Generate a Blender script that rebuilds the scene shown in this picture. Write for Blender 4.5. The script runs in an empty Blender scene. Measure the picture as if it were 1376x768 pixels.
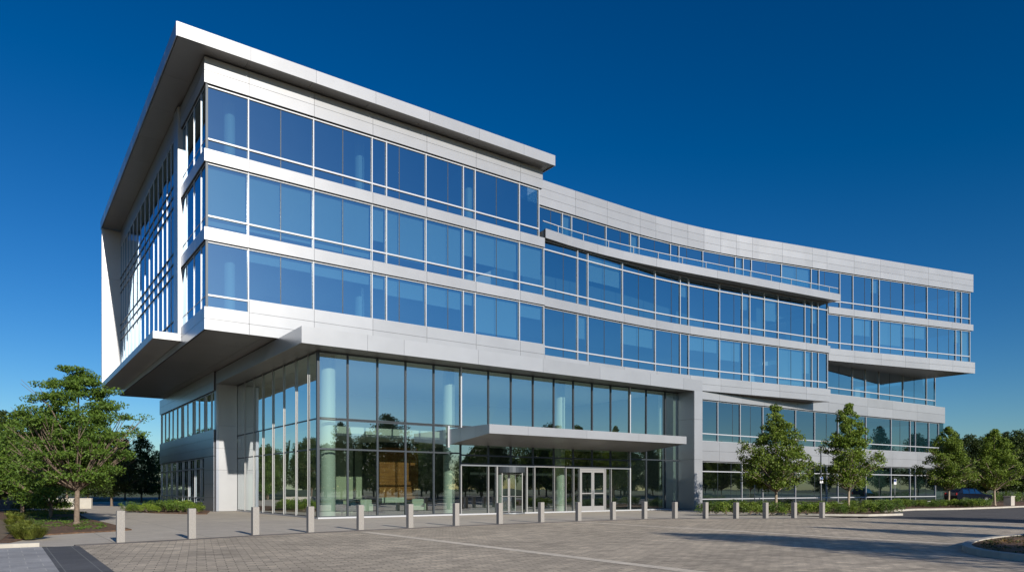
import bpy, bmesh, math, random
import numpy as np
from mathutils import Vector, Matrix
R = math.radians
random.seed(7)
SC = bpy.context.scene
COL = SC.collection

# ------------------------------------------------------------------ frame
# World axes follow the building: x runs along the entrance front, y into the building.
CAM = Vector((-8.87, -40.0, 1.7)); F = 950.0; HY = 655.0
Uc = (.80998, .58652)                       # x axis seen from the camera (right, ahead)
def ray(px):                                # plan direction of a picture column
    k = (px - 688) / F
    return Vector((Uc[0] * k + Uc[1], -Uc[1] * k + Uc[0]))
def gp(px, py, z=0.0):                      # plan point of a spot known to lie at height z
    d = (1.7 - z) * F / (py - HY); r = ray(px)
    return (CAM.x + r.x * d, CAM.y + r.y * d)
def at_depth(px, d):
    r = ray(px); return (CAM.x + r.x * d, CAM.y + r.y * d)

# ------------------------------------------------------------------ tagging
def tag(o, label=None, cat=None, group=None, kind=None):
    if label: o['label'] = label
    if cat: o['category'] = cat
    if group: o['group'] = group
    if kind: o['kind'] = kind
    return o
def empty(name, loc, rz=0):
    o = bpy.data.objects.new(name, None); COL.objects.link(o)
    o.location = loc; o.rotation_euler = (0, 0, rz); o.empty_display_size = .3
    return o
def copy_tree(o, parent=None):
    c = o.copy(); COL.objects.link(c); c.parent = parent
    for ch in list(o.children): copy_tree(ch, c)
    return c

# ------------------------------------------------------------------ materials
MATS = {}
def mat(name, col, rough=.6, metal=0, **k):
    m = bpy.data.materials.new(name); m.use_nodes = True
    b = m.node_tree.nodes['Principled BSDF']
    b.inputs['Base Color'].default_value = (*col, 1); b.inputs['Roughness'].default_value = rough
    b.inputs['Metallic'].default_value = metal
    if 'spec' in k: b.inputs['Specular IOR Level'].default_value = k['spec']
    MATS[name] = m
    if k.get('noise'):
        vary(m, col, k['noise'], k.get('nscale', 1.0), k.get('bump', 0), k.get('bscale', 20))
    return m
def N(m, t, **inp):
    n = m.node_tree.nodes.new(t)
    for a, v in inp.items():
        if hasattr(n, a): setattr(n, a, v)
        else: n.inputs[a].default_value = v
    return n
def L(m, a, b): m.node_tree.links.new(a, b)
def coords(m, rot=0, kind='Object'):
    tc = N(m, 'ShaderNodeTexCoord'); mp = N(m, 'ShaderNodeMapping')
    mp.inputs['Rotation'].default_value[2] = rot
    L(m, tc.outputs[kind], mp.inputs['Vector']); return mp.outputs[0]
def vary(m, col, amt, scale, bump, bscale):
    b = m.node_tree.nodes['Principled BSDF']; v = coords(m)
    n = N(m, 'ShaderNodeTexNoise'); n.inputs['Scale'].default_value = scale; n.inputs['Detail'].default_value = 6
    L(m, v, n.inputs['Vector'])
    r = N(m, 'ShaderNodeValToRGB')
    r.color_ramp.elements[0].position = .3; r.color_ramp.elements[1].position = .7
    r.color_ramp.elements[0].color = (*[c * (1 - amt) for c in col], 1)
    r.color_ramp.elements[1].color = (*[min(1, c * (1 + amt)) for c in col], 1)
    L(m, n.outputs['Fac'], r.inputs[0]); L(m, r.outputs[0], b.inputs['Base Color'])
    if bump:
        n2 = N(m, 'ShaderNodeTexNoise'); n2.inputs['Scale'].default_value = bscale; n2.inputs['Detail'].default_value = 5
        L(m, v, n2.inputs['Vector'])
        bp = N(m, 'ShaderNodeBump'); bp.inputs['Strength'].default_value = bump; bp.inputs['Distance'].default_value = .03
        L(m, n2.outputs['Fac'], bp.inputs['Height']); L(m, bp.outputs[0], b.inputs['Normal'])

def panel_mat(name, col, metal, rough):
    m = mat(name, col, rough, metal)
    b = m.node_tree.nodes['Principled BSDF']
    g = N(m, 'ShaderNodeNewGeometry')
    hs = N(m, 'ShaderNodeHueSaturation'); hs.inputs['Color'].default_value = (*col, 1)
    mr = N(m, 'ShaderNodeMapRange'); mr.inputs['To Min'].default_value = .93; mr.inputs['To Max'].default_value = 1.05
    L(m, g.outputs['Random Per Island'], mr.inputs['Value'])
    v = coords(m); n = N(m, 'ShaderNodeTexNoise'); n.inputs['Scale'].default_value = .7; n.inputs['Detail'].default_value = 4
    L(m, v, n.inputs['Vector'])
    mu = N(m, 'ShaderNodeMapRange'); mu.inputs['From Min'].default_value = .3; mu.inputs['From Max'].default_value = .7
    mu.inputs['To Min'].default_value = .95; mu.inputs['To Max'].default_value = 1.03
    L(m, n.outputs['Fac'], mu.inputs['Value'])
    x = N(m, 'ShaderNodeMath', operation='MULTIPLY'); L(m, mr.outputs[0], x.inputs[0]); L(m, mu.outputs[0], x.inputs[1])
    L(m, x.outputs[0], hs.inputs['Value']); L(m, hs.outputs[0], b.inputs['Base Color'])
    bp = N(m, 'ShaderNodeBump'); bp.inputs['Strength'].default_value = .12; bp.inputs['Distance'].default_value = .02
    L(m, n.outputs['Fac'], bp.inputs['Height']); L(m, bp.outputs[0], b.inputs['Normal'])
    return m
panel_mat('panel', (.42, .425, .435), .35, .36)
panel_mat('panel_shaded', (.33, .355, .40), .7, .34)  # same cladding on the unlit sides, shade and sky blue put into its colour
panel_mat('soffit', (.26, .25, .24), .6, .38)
mat('gap', (.05, .05, .055), .7)
mat('white_metal', (.55, .56, .58), .35, .2)
mat('frame_metal', (.38, .375, .37), .4, .3)
mat('dark_metal', (.055, .065, .075), .4, .3)
mat('grey_metal', (.32, .34, .36), .35, .5)
mat('interior', (.34, .36, .36), .8)
mat('ceiling', (.78, .79, .78), .9)
mat('floor_in', (.42, .40, .37), .4)
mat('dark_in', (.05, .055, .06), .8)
mat('blind', (.78, .80, .80), .9)
mat('col_white', (.78, .80, .76), .5)
mat('cream_wall', (.62, .62, .48), .8, noise=.06, nscale=1.2)
mat('teal', (.02, .06, .09), .7)
mat('seat_white', (.7, .72, .62), .6)
mat('granite', (.31, .29, .265), .75, noise=.22, nscale=45, bump=.15, bscale=90)
mat('kerb', (.52, .48, .41), .85, noise=.12, nscale=3, bump=.1, bscale=30)
mat('mulch', (.16, .09, .05), .95, noise=.55, nscale=9, bump=1, bscale=28)
mat('soil', (.20, .145, .09), .95, noise=.3, nscale=4, bump=.6, bscale=18)
mat('bark', (.20, .15, .11), .9, noise=.3, nscale=14, bump=.5, bscale=30)
mat('bark_pale', (.36, .29, .21), .9, noise=.25, nscale=14, bump=.5, bscale=30)
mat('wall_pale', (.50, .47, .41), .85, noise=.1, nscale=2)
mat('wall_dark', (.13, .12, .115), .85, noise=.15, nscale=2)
mat('car_paint', (.006, .010, .022), .2, .4)
mat('tyre', (.02, .02, .02), .8)
mat('rim', (.5, .5, .52), .3, .8)
mat('lamp_red', (.4, .02, .02), .3)
mat('lamp_clear', (.8, .8, .8), .15)
mat('sign_white', (.8, .8, .8), .5)
mat('sign_blue', (.02, .12, .45), .5)
mat('roofing', (.42, .41, .40), .9)

def wood():
    m = mat('wood', (.30, .14, .045), .5); b = m.node_tree.nodes['Principled BSDF']
    v = coords(m); mp = N(m, 'ShaderNodeMapping'); mp.inputs['Scale'].default_value = (.6, .6, 9)
    L(m, v, mp.inputs['Vector'])
    n = N(m, 'ShaderNodeTexNoise'); n.inputs['Scale'].default_value = 2; n.inputs['Detail'].default_value = 6
    L(m, mp.outputs[0], n.inputs['Vector'])
    r = N(m, 'ShaderNodeValToRGB'); r.color_ramp.elements[0].color = (.30, .10, .022, 1); r.color_ramp.elements[1].color = (.48, .19, .045, 1)
    r.color_ramp.elements[0].position = .35; r.color_ramp.elements[1].position = .65
    L(m, n.outputs['Fac'], r.inputs[0]); L(m, r.outputs[0], b.inputs['Base Color'])
wood()

def glass(name, tint, refl, base, wave=.0, rscale=.5, top=1.0):
    m = bpy.data.materials.new(name); m.use_nodes = True; MATS[name] = m
    nt = m.node_tree; nt.nodes.clear()
    out = N(m, 'ShaderNodeOutputMaterial'); mx = N(m, 'ShaderNodeMixShader')
    tr = N(m, 'ShaderNodeBsdfTransparent'); gl = N(m, 'ShaderNodeBsdfGlossy')
    tr.inputs['Color'].default_value = (*tint, 1); gl.inputs['Color'].default_value = (*refl, 1)
    gl.inputs['Roughness'].default_value = .0
    lw = N(m, 'ShaderNodeLayerWeight'); lw.inputs['Blend'].default_value = .5
    mr = N(m, 'ShaderNodeMapRange'); mr.inputs['To Min'].default_value = base; mr.inputs['To Max'].default_value = top
    pw = N(m, 'ShaderNodeMath', operation='POWER'); pw.inputs[1].default_value = 3.2
    L(m, lw.outputs['Facing'], pw.inputs[0]); L(m, pw.outputs[0], mr.inputs['Value']); L(m, mr.outputs[0], mx.inputs[0])
    if wave:
        v = coords(m); n = N(m, 'ShaderNodeTexNoise'); n.inputs['Scale'].default_value = rscale; n.inputs['Detail'].default_value = 1
        L(m, v, n.inputs['Vector'])
        bp = N(m, 'ShaderNodeBump'); bp.inputs['Strength'].default_value = wave; bp.inputs['Distance'].default_value = .05
        L(m, n.outputs['Fac'], bp.inputs['Height']); L(m, bp.outputs[0], gl.inputs['Normal'])
    L(m, tr.outputs[0], mx.inputs[1]); L(m, gl.outputs[0], mx.inputs[2]); L(m, mx.outputs[0], out.inputs[0])
    return m
glass('glass', (.40, .62, .68), (.86, .98, 1.0), .58, .07)
glass('glass_clear', (.72, .87, .77), (.95, 1.0, 1.0), .46, .06)
glass('glass_side', (.30, .50, .66), (.62, .82, 1.0), .40, .05, top=.72)
glass('glass_dark', (.30, .38, .37), (.82, .92, .97), .36, .05)
glass('car_glass', (.10, .12, .14), (1, 1, 1), .3)

def leafmat(name, c1, c2):
    m = bpy.data.materials.new(name); m.use_nodes = True; MATS[name] = m
    nt = m.node_tree; nt.nodes.clear()
    out = N(m, 'ShaderNodeOutputMaterial'); mx = N(m, 'ShaderNodeMixShader'); mx.inputs[0].default_value = .22
    d = N(m, 'ShaderNodeBsdfPrincipled'); d.inputs['Roughness'].default_value = .6; d.inputs['Specular IOR Level'].default_value = .35
    t = N(m, 'ShaderNodeBsdfTranslucent')
    g = N(m, 'ShaderNodeNewGeometry'); r = N(m, 'ShaderNodeValToRGB')
    r.color_ramp.elements[0].color = (*c1, 1); r.color_ramp.elements[1].color = (*c2, 1)
    oi = N(m, 'ShaderNodeObjectInfo'); hs = N(m, 'ShaderNodeHueSaturation')
    mr = N(m, 'ShaderNodeMapRange'); mr.inputs['To Min'].default_value = .8; mr.inputs['To Max'].default_value = 1.2
    L(m, oi.outputs['Random'], mr.inputs['Value']); L(m, mr.outputs[0], hs.inputs['Value'])
    L(m, g.outputs['Random Per Island'], r.inputs[0]); L(m, r.outputs[0], hs.inputs['Color'])
    L(m, hs.outputs[0], d.inputs['Base Color'])
    h2 = N(m, 'ShaderNodeHueSaturation'); h2.inputs['Value'].default_value = 1.3; h2.inputs['Hue'].default_value = .485
    L(m, hs.outputs[0], h2.inputs['Color']); L(m, h2.outputs[0], t.inputs['Color'])
    L(m, d.outputs[0], mx.inputs[1]); L(m, t.outputs[0], mx.inputs[2]); L(m, mx.outputs[0], out.inputs[0])
leafmat('leaf', (.05, .105, .014), (.125, .195, .026))
leafmat('leaf_mid', (.07, .12, .016), (.16, .215, .03))
leafmat('leaf_bright', (.10, .17, .018), (.215, .285, .035))
leafmat('leaf_dark', (.028, .052, .010), (.07, .105, .02))
leafmat('leaf_grass', (.12, .16, .02), (.24, .26, .05))
leafmat('leaf_dry', (.12, .08, .03), (.22, .14, .05))

def paver(name, ca, cb, mortar, w, h, rot, big=.25, rough=.8, offset=.5, msize=.012, streak=None):
    m = mat(name, ca, rough); b = m.node_tree.nodes['Principled BSDF']
    v = coords(m, rot)
    br = N(m, 'ShaderNodeTexBrick'); br.offset = offset
    br.inputs['Color1'].default_value = (*ca, 1); br.inputs['Color2'].default_value = (*cb, 1); br.inputs['Mortar'].default_value = (*mortar, 1)
    br.inputs['Scale'].default_value = 1; br.inputs['Brick Width'].default_value = w; br.inputs['Row Height'].default_value = h
    br.inputs['Mortar Size'].default_value = msize; br.inputs['Mortar Smooth'].default_value = .2
    L(m, v, br.inputs['Vector'])
    col = br.outputs['Color']
    for sc, am in ((.35, big), (1.7, big * 1.1), (9, big * .8), (30, .10)):
        n = N(m, 'ShaderNodeTexNoise'); n.inputs['Scale'].default_value = sc; n.inputs['Detail'].default_value = 5
        L(m, v, n.inputs['Vector'])
        mr = N(m, 'ShaderNodeMapRange'); mr.inputs['From Min'].default_value = .3; mr.inputs['From Max'].default_value = .7
        mr.inputs['To Min'].default_value = 1 - am; mr.inputs['To Max'].default_value = 1 + am
        L(m, n.outputs['Fac'], mr.inputs['Value'])
        vm = N(m, 'ShaderNodeVectorMath', operation='SCALE'); L(m, col, vm.inputs[0]); L(m, mr.outputs[0], vm.inputs['Scale'])
        col = vm.outputs[0]
    L(m, col, b.inputs['Base Color'])
    bp = N(m, 'ShaderNodeBump'); bp.inputs['Strength'].default_value = .35; bp.inputs['Distance'].default_value = .01; bp.invert = True
    L(m, br.outputs['Fac'], bp.inputs['Height'])
    L(m, bp.outputs[0], b.inputs['Normal'])
    return m
paver('plaza', (.62, .52, .39), (.43, .36, .275), (.20, .165, .125), .40, .20, R(12), .17)
paver('paver_light', (.42, .41, .40), (.34, .335, .335), (.52, .50, .46), .60, .60, 0, .1)
paver('paver_dark', (.115, .115, .12), (.09, .09, .095), (.2, .2, .19), 1.2, .6, R(90), .08)
paver('strip', (.80, .70, .56), (.74, .65, .52), (.50, .44, .36), .6, .3, 0, .08)
paver('walk', (.56, .495, .40), (.52, .46, .38), (.30, .27, .22), 3.0, 3.0, 0, .07, offset=0, msize=.015)
mat('asphalt', (.10, .092, .09), .85, noise=.18, nscale=.5, bump=.2, bscale=60)
mat('grass', (.07, .085, .022), .95, noise=.35, nscale=1.3, bump=.8, bscale=25)
mat('paint_white', (.6, .6, .58), .7)

# ------------------------------------------------------------------ mesh builder
class MB:
    def __init__(s): s.v = []; s.f = []; s.m = []
    def add(s, vs, fs, mi=0):
        o = len(s.v); s.v += [tuple(v) for v in vs]
        s.f += [tuple(i + o for i in f) for f in fs]; s.m += [mi] * len(fs)
    def prism(s, poly, z0, z1, mi=0, mi_bot=None, mi_side=None):
        n = len(poly)
        a = sum(poly[i][0] * poly[(i + 1) % n][1] - poly[(i + 1) % n][0] * poly[i][1] for i in range(n))
        if a < 0: poly = poly[::-1]
        vs = [(p[0], p[1], z0) for p in poly] + [(p[0], p[1], z1) for p in poly]
        s.add(vs, [tuple(range(n, 2 * n))], mi)
        o = len(s.v) - 2 * n
        s.f.append(tuple(o + i for i in range(n))[::-1]); s.m.append(mi if mi_bot is None else mi_bot)
        for i in range(n):
            j = (i + 1) % n
            s.f.append((o + i, o + j, o + n + j, o + n + i)); s.m.append(mi if mi_side is None else mi_side)
    def box(s, x0, y0, z0, x1, y1, z1, mi=0):
        s.prism([(x0, y0), (x1, y0), (x1, y1), (x0, y1)], z0, z1, mi)
    def wall(s, A, B, z0, z1, out, thick, mi=0):
        """slab along A->B; its outer face lies `out` to the right of the line"""
        A = Vector(A[:2]); B = Vector(B[:2]); d = (B - A).normalized(); n = Vector((d.y, -d.x))
        a, b = A + n * out, B + n * out; c, e = B + n * (out - thick), A + n * (out - thick)
        s.prism([a, b, c, e], z0, z1, mi)
    def quad(s, a, b, c, d, mi=0): s.add([a, b, c, d], [(0, 1, 2, 3)], mi)
    def tube(s, p, q, r0, r1, n=8, mi=0, cap=True):
        p = Vector(p); q = Vector(q); d = (q - p)
        if d.length < 1e-6: return
        d.normalize(); x = d.orthogonal().normalized(); y = d.cross(x)
        vs = []
        for c, r in ((p, r0), (q, r1)):
            for i in range(n):
                t = 2 * math.pi * i / n; vs.append(c + x * (r * math.cos(t)) + y * (r * math.sin(t)))
        fs = [(i, (i + 1) % n, n + (i + 1) % n, n + i) for i in range(n)]
        if cap: fs += [tuple(range(n))[::-1], tuple(range(n, 2 * n))]
        s.add(vs, fs, mi)
    def build(s, name, mats, parent=None, bevel=0, smooth=False):
        me = bpy.data.meshes.new(name); me.from_pydata(s.v, [], s.f)
        for m in ([mats] if isinstance(mats, str) else mats): me.materials.append(MATS[m])
        me.polygons.foreach_set('material_index', s.m)
        if smooth: me.polygons.foreach_set('use_smooth', [True] * len(s.f))
        me.update()
        o = bpy.data.objects.new(name, me); COL.objects.link(o)
        if parent is not None: o.parent = parent
        if bevel:
            b = o.modifiers.new('bevel', 'BEVEL'); b.width = bevel; b.segments = 2; b.limit_method = 'ANGLE'
        return o

class Path:
    def __init__(s, pts, smooth=0):
        P = [Vector(p) for p in pts]
        for _ in range(smooth):
            Q = [P[0]]
            for a, b in zip(P, P[1:]): Q += [a * .75 + b * .25, a * .25 + b * .75]
            Q.append(P[-1]); P = Q
        s.p = P; s.c = [0]
        for a, b in zip(P, P[1:]): s.c.append(s.c[-1] + (b - a).length)
    def at_u(s, u):
        P = s.p
        for a, b in zip(P, P[1:]):
            if a.x <= u <= b.x + 1e-6: return a.lerp(b, (u - a.x) / max(1e-9, b.x - a.x))
        a, b = (P[0], P[1]) if u < P[0].x else (P[-2], P[-1])
        return a + (b - a) * ((u - a.x) / (b.x - a.x))
    def hit(s, px):
        r = ray(px); c = CAM.xy; best = None
        for a, b in zip(s.p, s.p[1:]):
            e = b - a; den = r.x * (-e.y) + r.y * e.x
            if abs(den) < 1e-9: continue
            w = a - c; t = (w.x * (-e.y) + w.y * e.x) / den; k = (r.x * w.y - r.y * w.x) / den
            if -.02 <= k <= 1.02 and t > 0 and (best is None or t < best[0]): best = (t, a + e * k)
        if best is None:
            a, b = s.p[-2], s.p[-1]; e = b - a; den = r.x * (-e.y) + r.y * e.x; w = a - c
            k = (r.x * w.y - r.y * w.x) / den; return a + e * k
        return best[1]
    def sub(s, A, B):                       # the polyline between two of its points
        return [Vector(A)] + [p for p in s.p if A.x + .05 < p.x < B.x - .05] + [Vector(B)]

# ------------------------------------------------------------------ the building
BLD = empty('office_building', (0, 0, 0))
tag(BLD, 'five storey office building of silver metal panels and blue glass, curved to the right', 'building')

front = Path([(0, 0), (23.0, 0)])
up34 = Path([(22.9, .22), (27, .38), (32, .48), (36, .42), (40, .12), (44, -.38), (48, -.92), (52, -1.45), (56.6, -2.12)], 1)
up5 = Path([(22.5, 2.5), (30, 2.58), (36, 2.52), (40, 2.22), (44, 1.66), (48, .85), (53, -.4), (60, -2.02), (68, -3.95), (78.1, -6.5)], 1)
ledgeP = Path([(22.95, -.06), (26, .22), (30, .22), (34, -.1), (38, -.6), (43, -1.3), (48, -1.98), (56.9, -3.2)], 1)
low = Path([(35.4, .15), (44, .12), (54, -.15), (62, -.6), (82.5, -1.85)], 1)

def band(name, path, A, B, zs, joints, out=.1, thick=.25, mats=('panel', 'gap', 'soffit'), top_cap=True, gap=.018):
    """metal panel band: separate panels with open joints over a dark backing"""
    mb = MB(); pts = path.sub(A, B)
    for a, b in zip(pts, pts[1:]): mb.wall(a, b, zs[0] + .01, zs[-1] - .01, out - .03, thick, 1)
    js = sorted([j for j in joints if A.x + .3 < j < B.x - .3]); us = [A.x] + js + [B.x]
    for u0, u1 in zip(us, us[1:]):
        a = path.at_u(u0); b = path.at_u(u1)
        seg = path.sub(a, b)
        d0 = (seg[1] - seg[0]).normalized(); d1 = (seg[-1] - seg[-2]).normalized()
        if u0 != A.x: seg[0] = seg[0] + d0 * gap / 2
        if u1 != B.x: seg[-1] = seg[-1] - d1 * gap / 2
        for z0, z1 in zip(zs, zs[1:]):
            n = len(seg); o = []; i_ = []
            for k, p in enumerate(seg):
                if k == 0: d = d0
                elif k == n - 1: d = d1
                else: d = (seg[k + 1] - seg[k - 1]).normalized()
                nn = Vector((d.y, -d.x)); o.append(p + nn * out); i_.append(p + nn * (out - .028))
            mb.prism(o + i_[::-1], z0 + (gap / 2 if z0 != zs[0] else 0), z1 - (gap / 2 if z1 != zs[-1] else 0), 0)
    return mb.build(name, list(mats), BLD)

MW = .03      # mullion half width
def window(name, a, b, z0, z1, trans, mids=(), parent=BLD, inset=.10, fmat='white_metal', dmat='dark_metal', gmat='glass',
           left=False, right=True, blind=None, mw=MW, fin=.095, tth=.045):
    """one bay of glazing between two plan points: pane, frame and maybe a roller blind"""
    a = Vector(a); b = Vector(b); d = (b - a).normalized(); n = Vector((d.y, -d.x)); A = a - n * inset; B = b - n * inset
    mb = MB(); j = [random.uniform(-.007, .007) for _ in range(4)]
    mb.quad((A.x + n.x * j[0], A.y + n.y * j[0], z0), (B.x + n.x * j[1], B.y + n.y * j[1], z0),
            (B.x + n.x * j[2], B.y + n.y * j[2], z1), (A.x + n.x * j[3], A.y + n.y * j[3], z1))
    w = mb.build(name, gmat, parent)
    f = MB()
    if left: f.wall(A + d * .001, A + d * mw * 2, z0, z1, fin, fin + .06, 0)
    if right: f.wall(B - d * mw, B + d * mw, z0, z1, fin, fin + .06, 0)
    x0 = A + d * mw; x1 = B - d * mw
    for t in trans: f.wall(x0, x1, t - tth, t + tth, fin - .02, fin, 0)
    f.wall(x0, x1, z1 - .07, z1 - .002, fin - .03, fin, 0)
    f.wall(x0, x1, z0 + .002, z0 + .05, fin - .03, fin, 0)
    for k in mids:
        p = A.lerp(B, k); ts = sorted([z0 + .05] + [t for t in trans] + [z1 - .07])
        for q0, q1 in zip(ts, ts[1:]):
            f.wall(p - d * .022, p + d * .022, q0 + tth + .002, q1 - tth - .002, .012, .03, 1)
    f.build('frame', [fmat, dmat], w)
    if blind:
        bm = MB(); zb = z1 - (z1 - z0) * blind
        bm.wall(A + d * .08, B - d * .08, zb, z1 - .1, -.22, .01, 0)
        bm.build('blind', 'blind', w)
    return w

def run(path, pxs, z0, z1, trans, dark=(), name='window', blinds=None, **k):
    """pxs: mullion columns; True marks of dark joints are placed by column too"""
    P = [path.hit(x) for x in pxs]; D = [path.hit(x) for x in dark]; out = []
    for i, (a, b) in enumerate(zip(P, P[1:])):
        mids = [(q - a).length / (b - a).length for q in D if a.x + .15 < q.x < b.x - .15]
        bl = None
        if blinds: bl = blinds[i % len(blinds)]
        out.append(window(name, a, b, z0, z1, trans, mids, blind=bl, right=(i < len(P) - 2) or k.get('last', True),
                          left=(i == 0 and k.get('first', False)), **{q: v for q, v in k.items() if q not in ('last', 'first')}))
    return P

# window columns (read off the facade, then carried to each floor at the real bay widths)
fx = [277, 334, 421.5, 500.2, 519.6, 572.7, 622.9, 638.8, 698.3]
fdark = [378, 461.5, 537.4, 602.8, 668]
# main block, front
J = [front.hit(x).x for x in (334, 421.5, 500.2, 572.7, 638.8, 698.3)]
P5 = run(front, fx + [724.4], 19.70, 23.15, [20.3], fdark, blinds=[None, None, None, None, None, None, None, None, None], last=True)
run(front, fx + [731], 15.55, 19.02, [16.2], fdark, blinds=[.93, .9, .93, .6, .85, .8, .5, .6, .65])
run(front, [277, 334], 11.32, 14.85, [11.98], [], blinds=[None])
run(front, fx[1:] + [731], 12.02, 14.85, [], fdark, blinds=[.22, .25, .3, .4, .45, .3, .9, .35, .95])
e5 = Vector((22.75, 0)); e34 = Vector((22.95, 0)); o0 = Vector((-.1, 0))
band('parapet', front, o0, e5, [23.2, 23.85, 24.55], J)
band('spandrel_band', front, o0, e34, [19.04, 19.70], J)
band('spandrel_band', front, o0, e34, [14.87, 15.55], J)
band('spandrel_band', front, o0, Vector((2.2, 0)), [10.11, 10.69, 11.32], [])
band('spandrel_band', front, Vector((2.22, 0)), e34, [10.11, 10.69, 11.32, 12.02], J)
# curved storeys three and four
c34 = [731, 776.6, 790.4, 836.8, 881, 914.4, 925.8, 967.3, 997.7, 1008, 1027.5, 1046, 1082, 1091.5, 1100, 1112.3]
d34 = [758, 813, 859, 903, 946, 987.3, 1063.8]
run(up34, c34, 15.55, 19.75, [16.2, 19.05], d34, blinds=[None, None, .5, None, None, .4, None, None, .45, None, .6, None, None, .5, None])
run(up34, c34, 11.32, 14.85, [11.98], d34, blinds=[None, .5, None, .45, None, None, .35, .5, None, None, None, .95, .6, None, None])
A, B = up34.hit(730.5), up34.p[-1] + Vector((.25, -.04))
J34 = [up34.hit(x).x for x in (790, 837, 881, 926, 967, 1008, 1046, 1082)]
band('spandrel_band', up34, A, B, [14.87, 15.55], J34, out=.14)
band('spandrel_band', up34, A, B, [10.11, 10.69, 11.32], J34, out=.16)
# fifth storey of the curve and the wing beyond it
c5 = [724, 756, 768.5, 814.7, 847.5, 858.9, 901.2, 912.6, 944.7, 988.3, 999, 1010, 1050.4, 1090.4, 1100.8, 1128.9]
c5b = [1146.5, 1172.8, 1182, 1214.5, 1246.3, 1284.6, 1292.3, 1303.7]
d5 = [741, 791, 834.5, 880, 923.5, 967, 1030.3, 1071, 1109]
d5b = [1163, 1197.5, 1230, 1261, 1276]
run(up5, c5, 19.7, 23.25, [20.3], d5, blinds=[None, .8, None, None, .5, None, None, None])
run(up5, c5[-1:] + c5b, 19.7, 23.25, [20.35], d5b, blinds=[None, None, .4, None, None, None, .5, None])
run(up5, [1112.3, 1128.9] + c5b, 15.55, 19.0, [16.2], d5b, blinds=[None, None, .5, None, .7, .4, None, .4, .95])
J5 = [up5.hit(x).x for x in (772, 814.7, 858.9, 880, 901.2, 923, 944.7, 967, 988.3, 1010, 1050.4, 1090.4, 1110, 1146.5, 1182, 1214.5, 1246.3, 1278)]
e = up5.p[-1] + Vector((.12, -.03))
band('parapet', up5, up5.p[0], e, [23.28, 23.93, 24.58, 25.22], J5, out=.12)
A = up5.hit(1112.3)
band('spandrel_band', up5, A, e, [19.03, 19.70], J5, out=.12)
band('spandrel_band', up5, A + Vector((-.1, .02)), e + Vector((.15, -.04)), [14.32, 14.93, 15.53], J5, out=.2)

# terrace ledge with its glass guard
mb = MB(); lp = ledgeP.sub(ledgeP.p[0], ledgeP.p[-1])
for a, b in zip(lp, lp[1:]):
    qa, qb = up5.at_u(a.x), up5.at_u(b.x)
    mb.prism([a, b, Vector((b.x, qb.y + .05)), Vector((a.x, qa.y + .05))], 19.78, 20.3, 2, 1)
led = mb.build('terrace_slab', ['panel', 'soffit', 'roofing'], BLD)
band('terrace_fascia', ledgeP, ledgeP.p[0], ledgeP.p[-1], [19.70, 20.37], [ledgeP.hit(x).x for x in (802, 881, 963, 1046)], out=.12, thick=.14)
mb = MB(); g = MB()
for a, b in zip(lp, lp[1:]):
    mb.wall(a, b, 20.98, 21.03, -.16, .05)
    g.quad((a.x, a.y + .22, 20.4), (b.x, b.y + .22, 20.4), (b.x, b.y + .22, 20.98), (a.x, a.y + .22, 20.98))
for u in np.arange(24.5, 56.6, 2.6):
    p = ledgeP.at_u(float(u)); mb.box(p.x - .02, p.y + .17, 20.3, p.x + .02, p.y + .2, 20.98)
gr = mb.build('guard_rail', 'white_metal', BLD); g.build('glass_panel', 'glass_clear', gr)

# lower storeys right of the portal
run(low, [1112, 1146.5, 1164, 1182, 1214.5, 1246, 1257.5], 11.32, 14.9, [11.98], [1129, 1197, 1230], blinds=[None, .5, None, None, .6, None], inset=.14)
run(low, [943.5, 965.4, 995.6, 1026, 1070, 1095.6, 1127, 1164.6, 1198.4, 1224, 1231, 1249, 1262], 5.78, 9.38, [6.45], [986, 1010, 1048, 1112, 1146, 1211], name='window', gmat='glass_dark', inset=.14, blinds=[None])
run(low, [943.5, 998, 1026, 1070, 1112, 1127, 1164.6, 1198.4, 1224, 1231, 1258], .12, 4.03, [.72, 3.15], [966, 984, 1048, 1096, 1146, 1183, 1211, 1246], name='storefront_window', gmat='glass_dark', inset=.14, blinds=[None])
A = low.p[0]; B = low.p[-1]
JL = [low.hit(x).x for x in (965.4, 998, 1026, 1070, 1112, 1164.6, 1198.4, 1231)]
M_ = low.at_u(46.0)
band('spandrel_band', low, A, M_, [9.4, 10.09], JL, out=.12)
band('spandrel_band', low, M_ + Vector((.01, 0)), B, [9.4, 10.4, 11.3], JL, out=.12)
band('spandrel_band', low, A, B, [4.05, 4.92, 5.75], JL, out=.12)
mb = MB()
for a, b in zip(low.p, low.p[1:]): mb.wall(a, b, 0, .12, .05, .3)
mb.build('plinth', 'kerb', BLD)

# soffits and roofs of the curved part
def plate(name, poly, z0, z1, m=('roofing', 'soffit', 'panel')):
    mb = MB(); mb.prism(poly, z0, z1, 0, 1, 2); return mb.build(name, list(m), BLD)
def strip_plate(name, pf, y_back, z0, z1, off=0, m=('roofing', 'soffit', 'panel')):
    mb = MB()
    for a, b in zip(pf, pf[1:]):
        mb.prism([(a.x, a.y + off), (b.x, b.y + off), (b.x, y_back), (a.x, y_back)], z0, z1, 0, 1, 2)
    return mb.build(name, list(m), BLD)
strip_plate('roof', up5.p, 20, 24.9, 25.05, .12)
strip_plate('floor_slab', up34.p, 18, 10.12, 10.5, .02)
strip_plate('floor_slab', up34.p, 18, 15.0, 15.3, .25, ('floor_in', 'ceiling', 'gap'))
w5 = [p for p in up5.sub(up5.hit(1112.3), up5.p[-1])]
strip_plate('floor_slab', w5, 18, 14.33, 14.8, .02)
strip_plate('floor_slab', w5, 18, 19.1, 19.5, .25, ('floor_in', 'ceiling', 'gap'))
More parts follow.
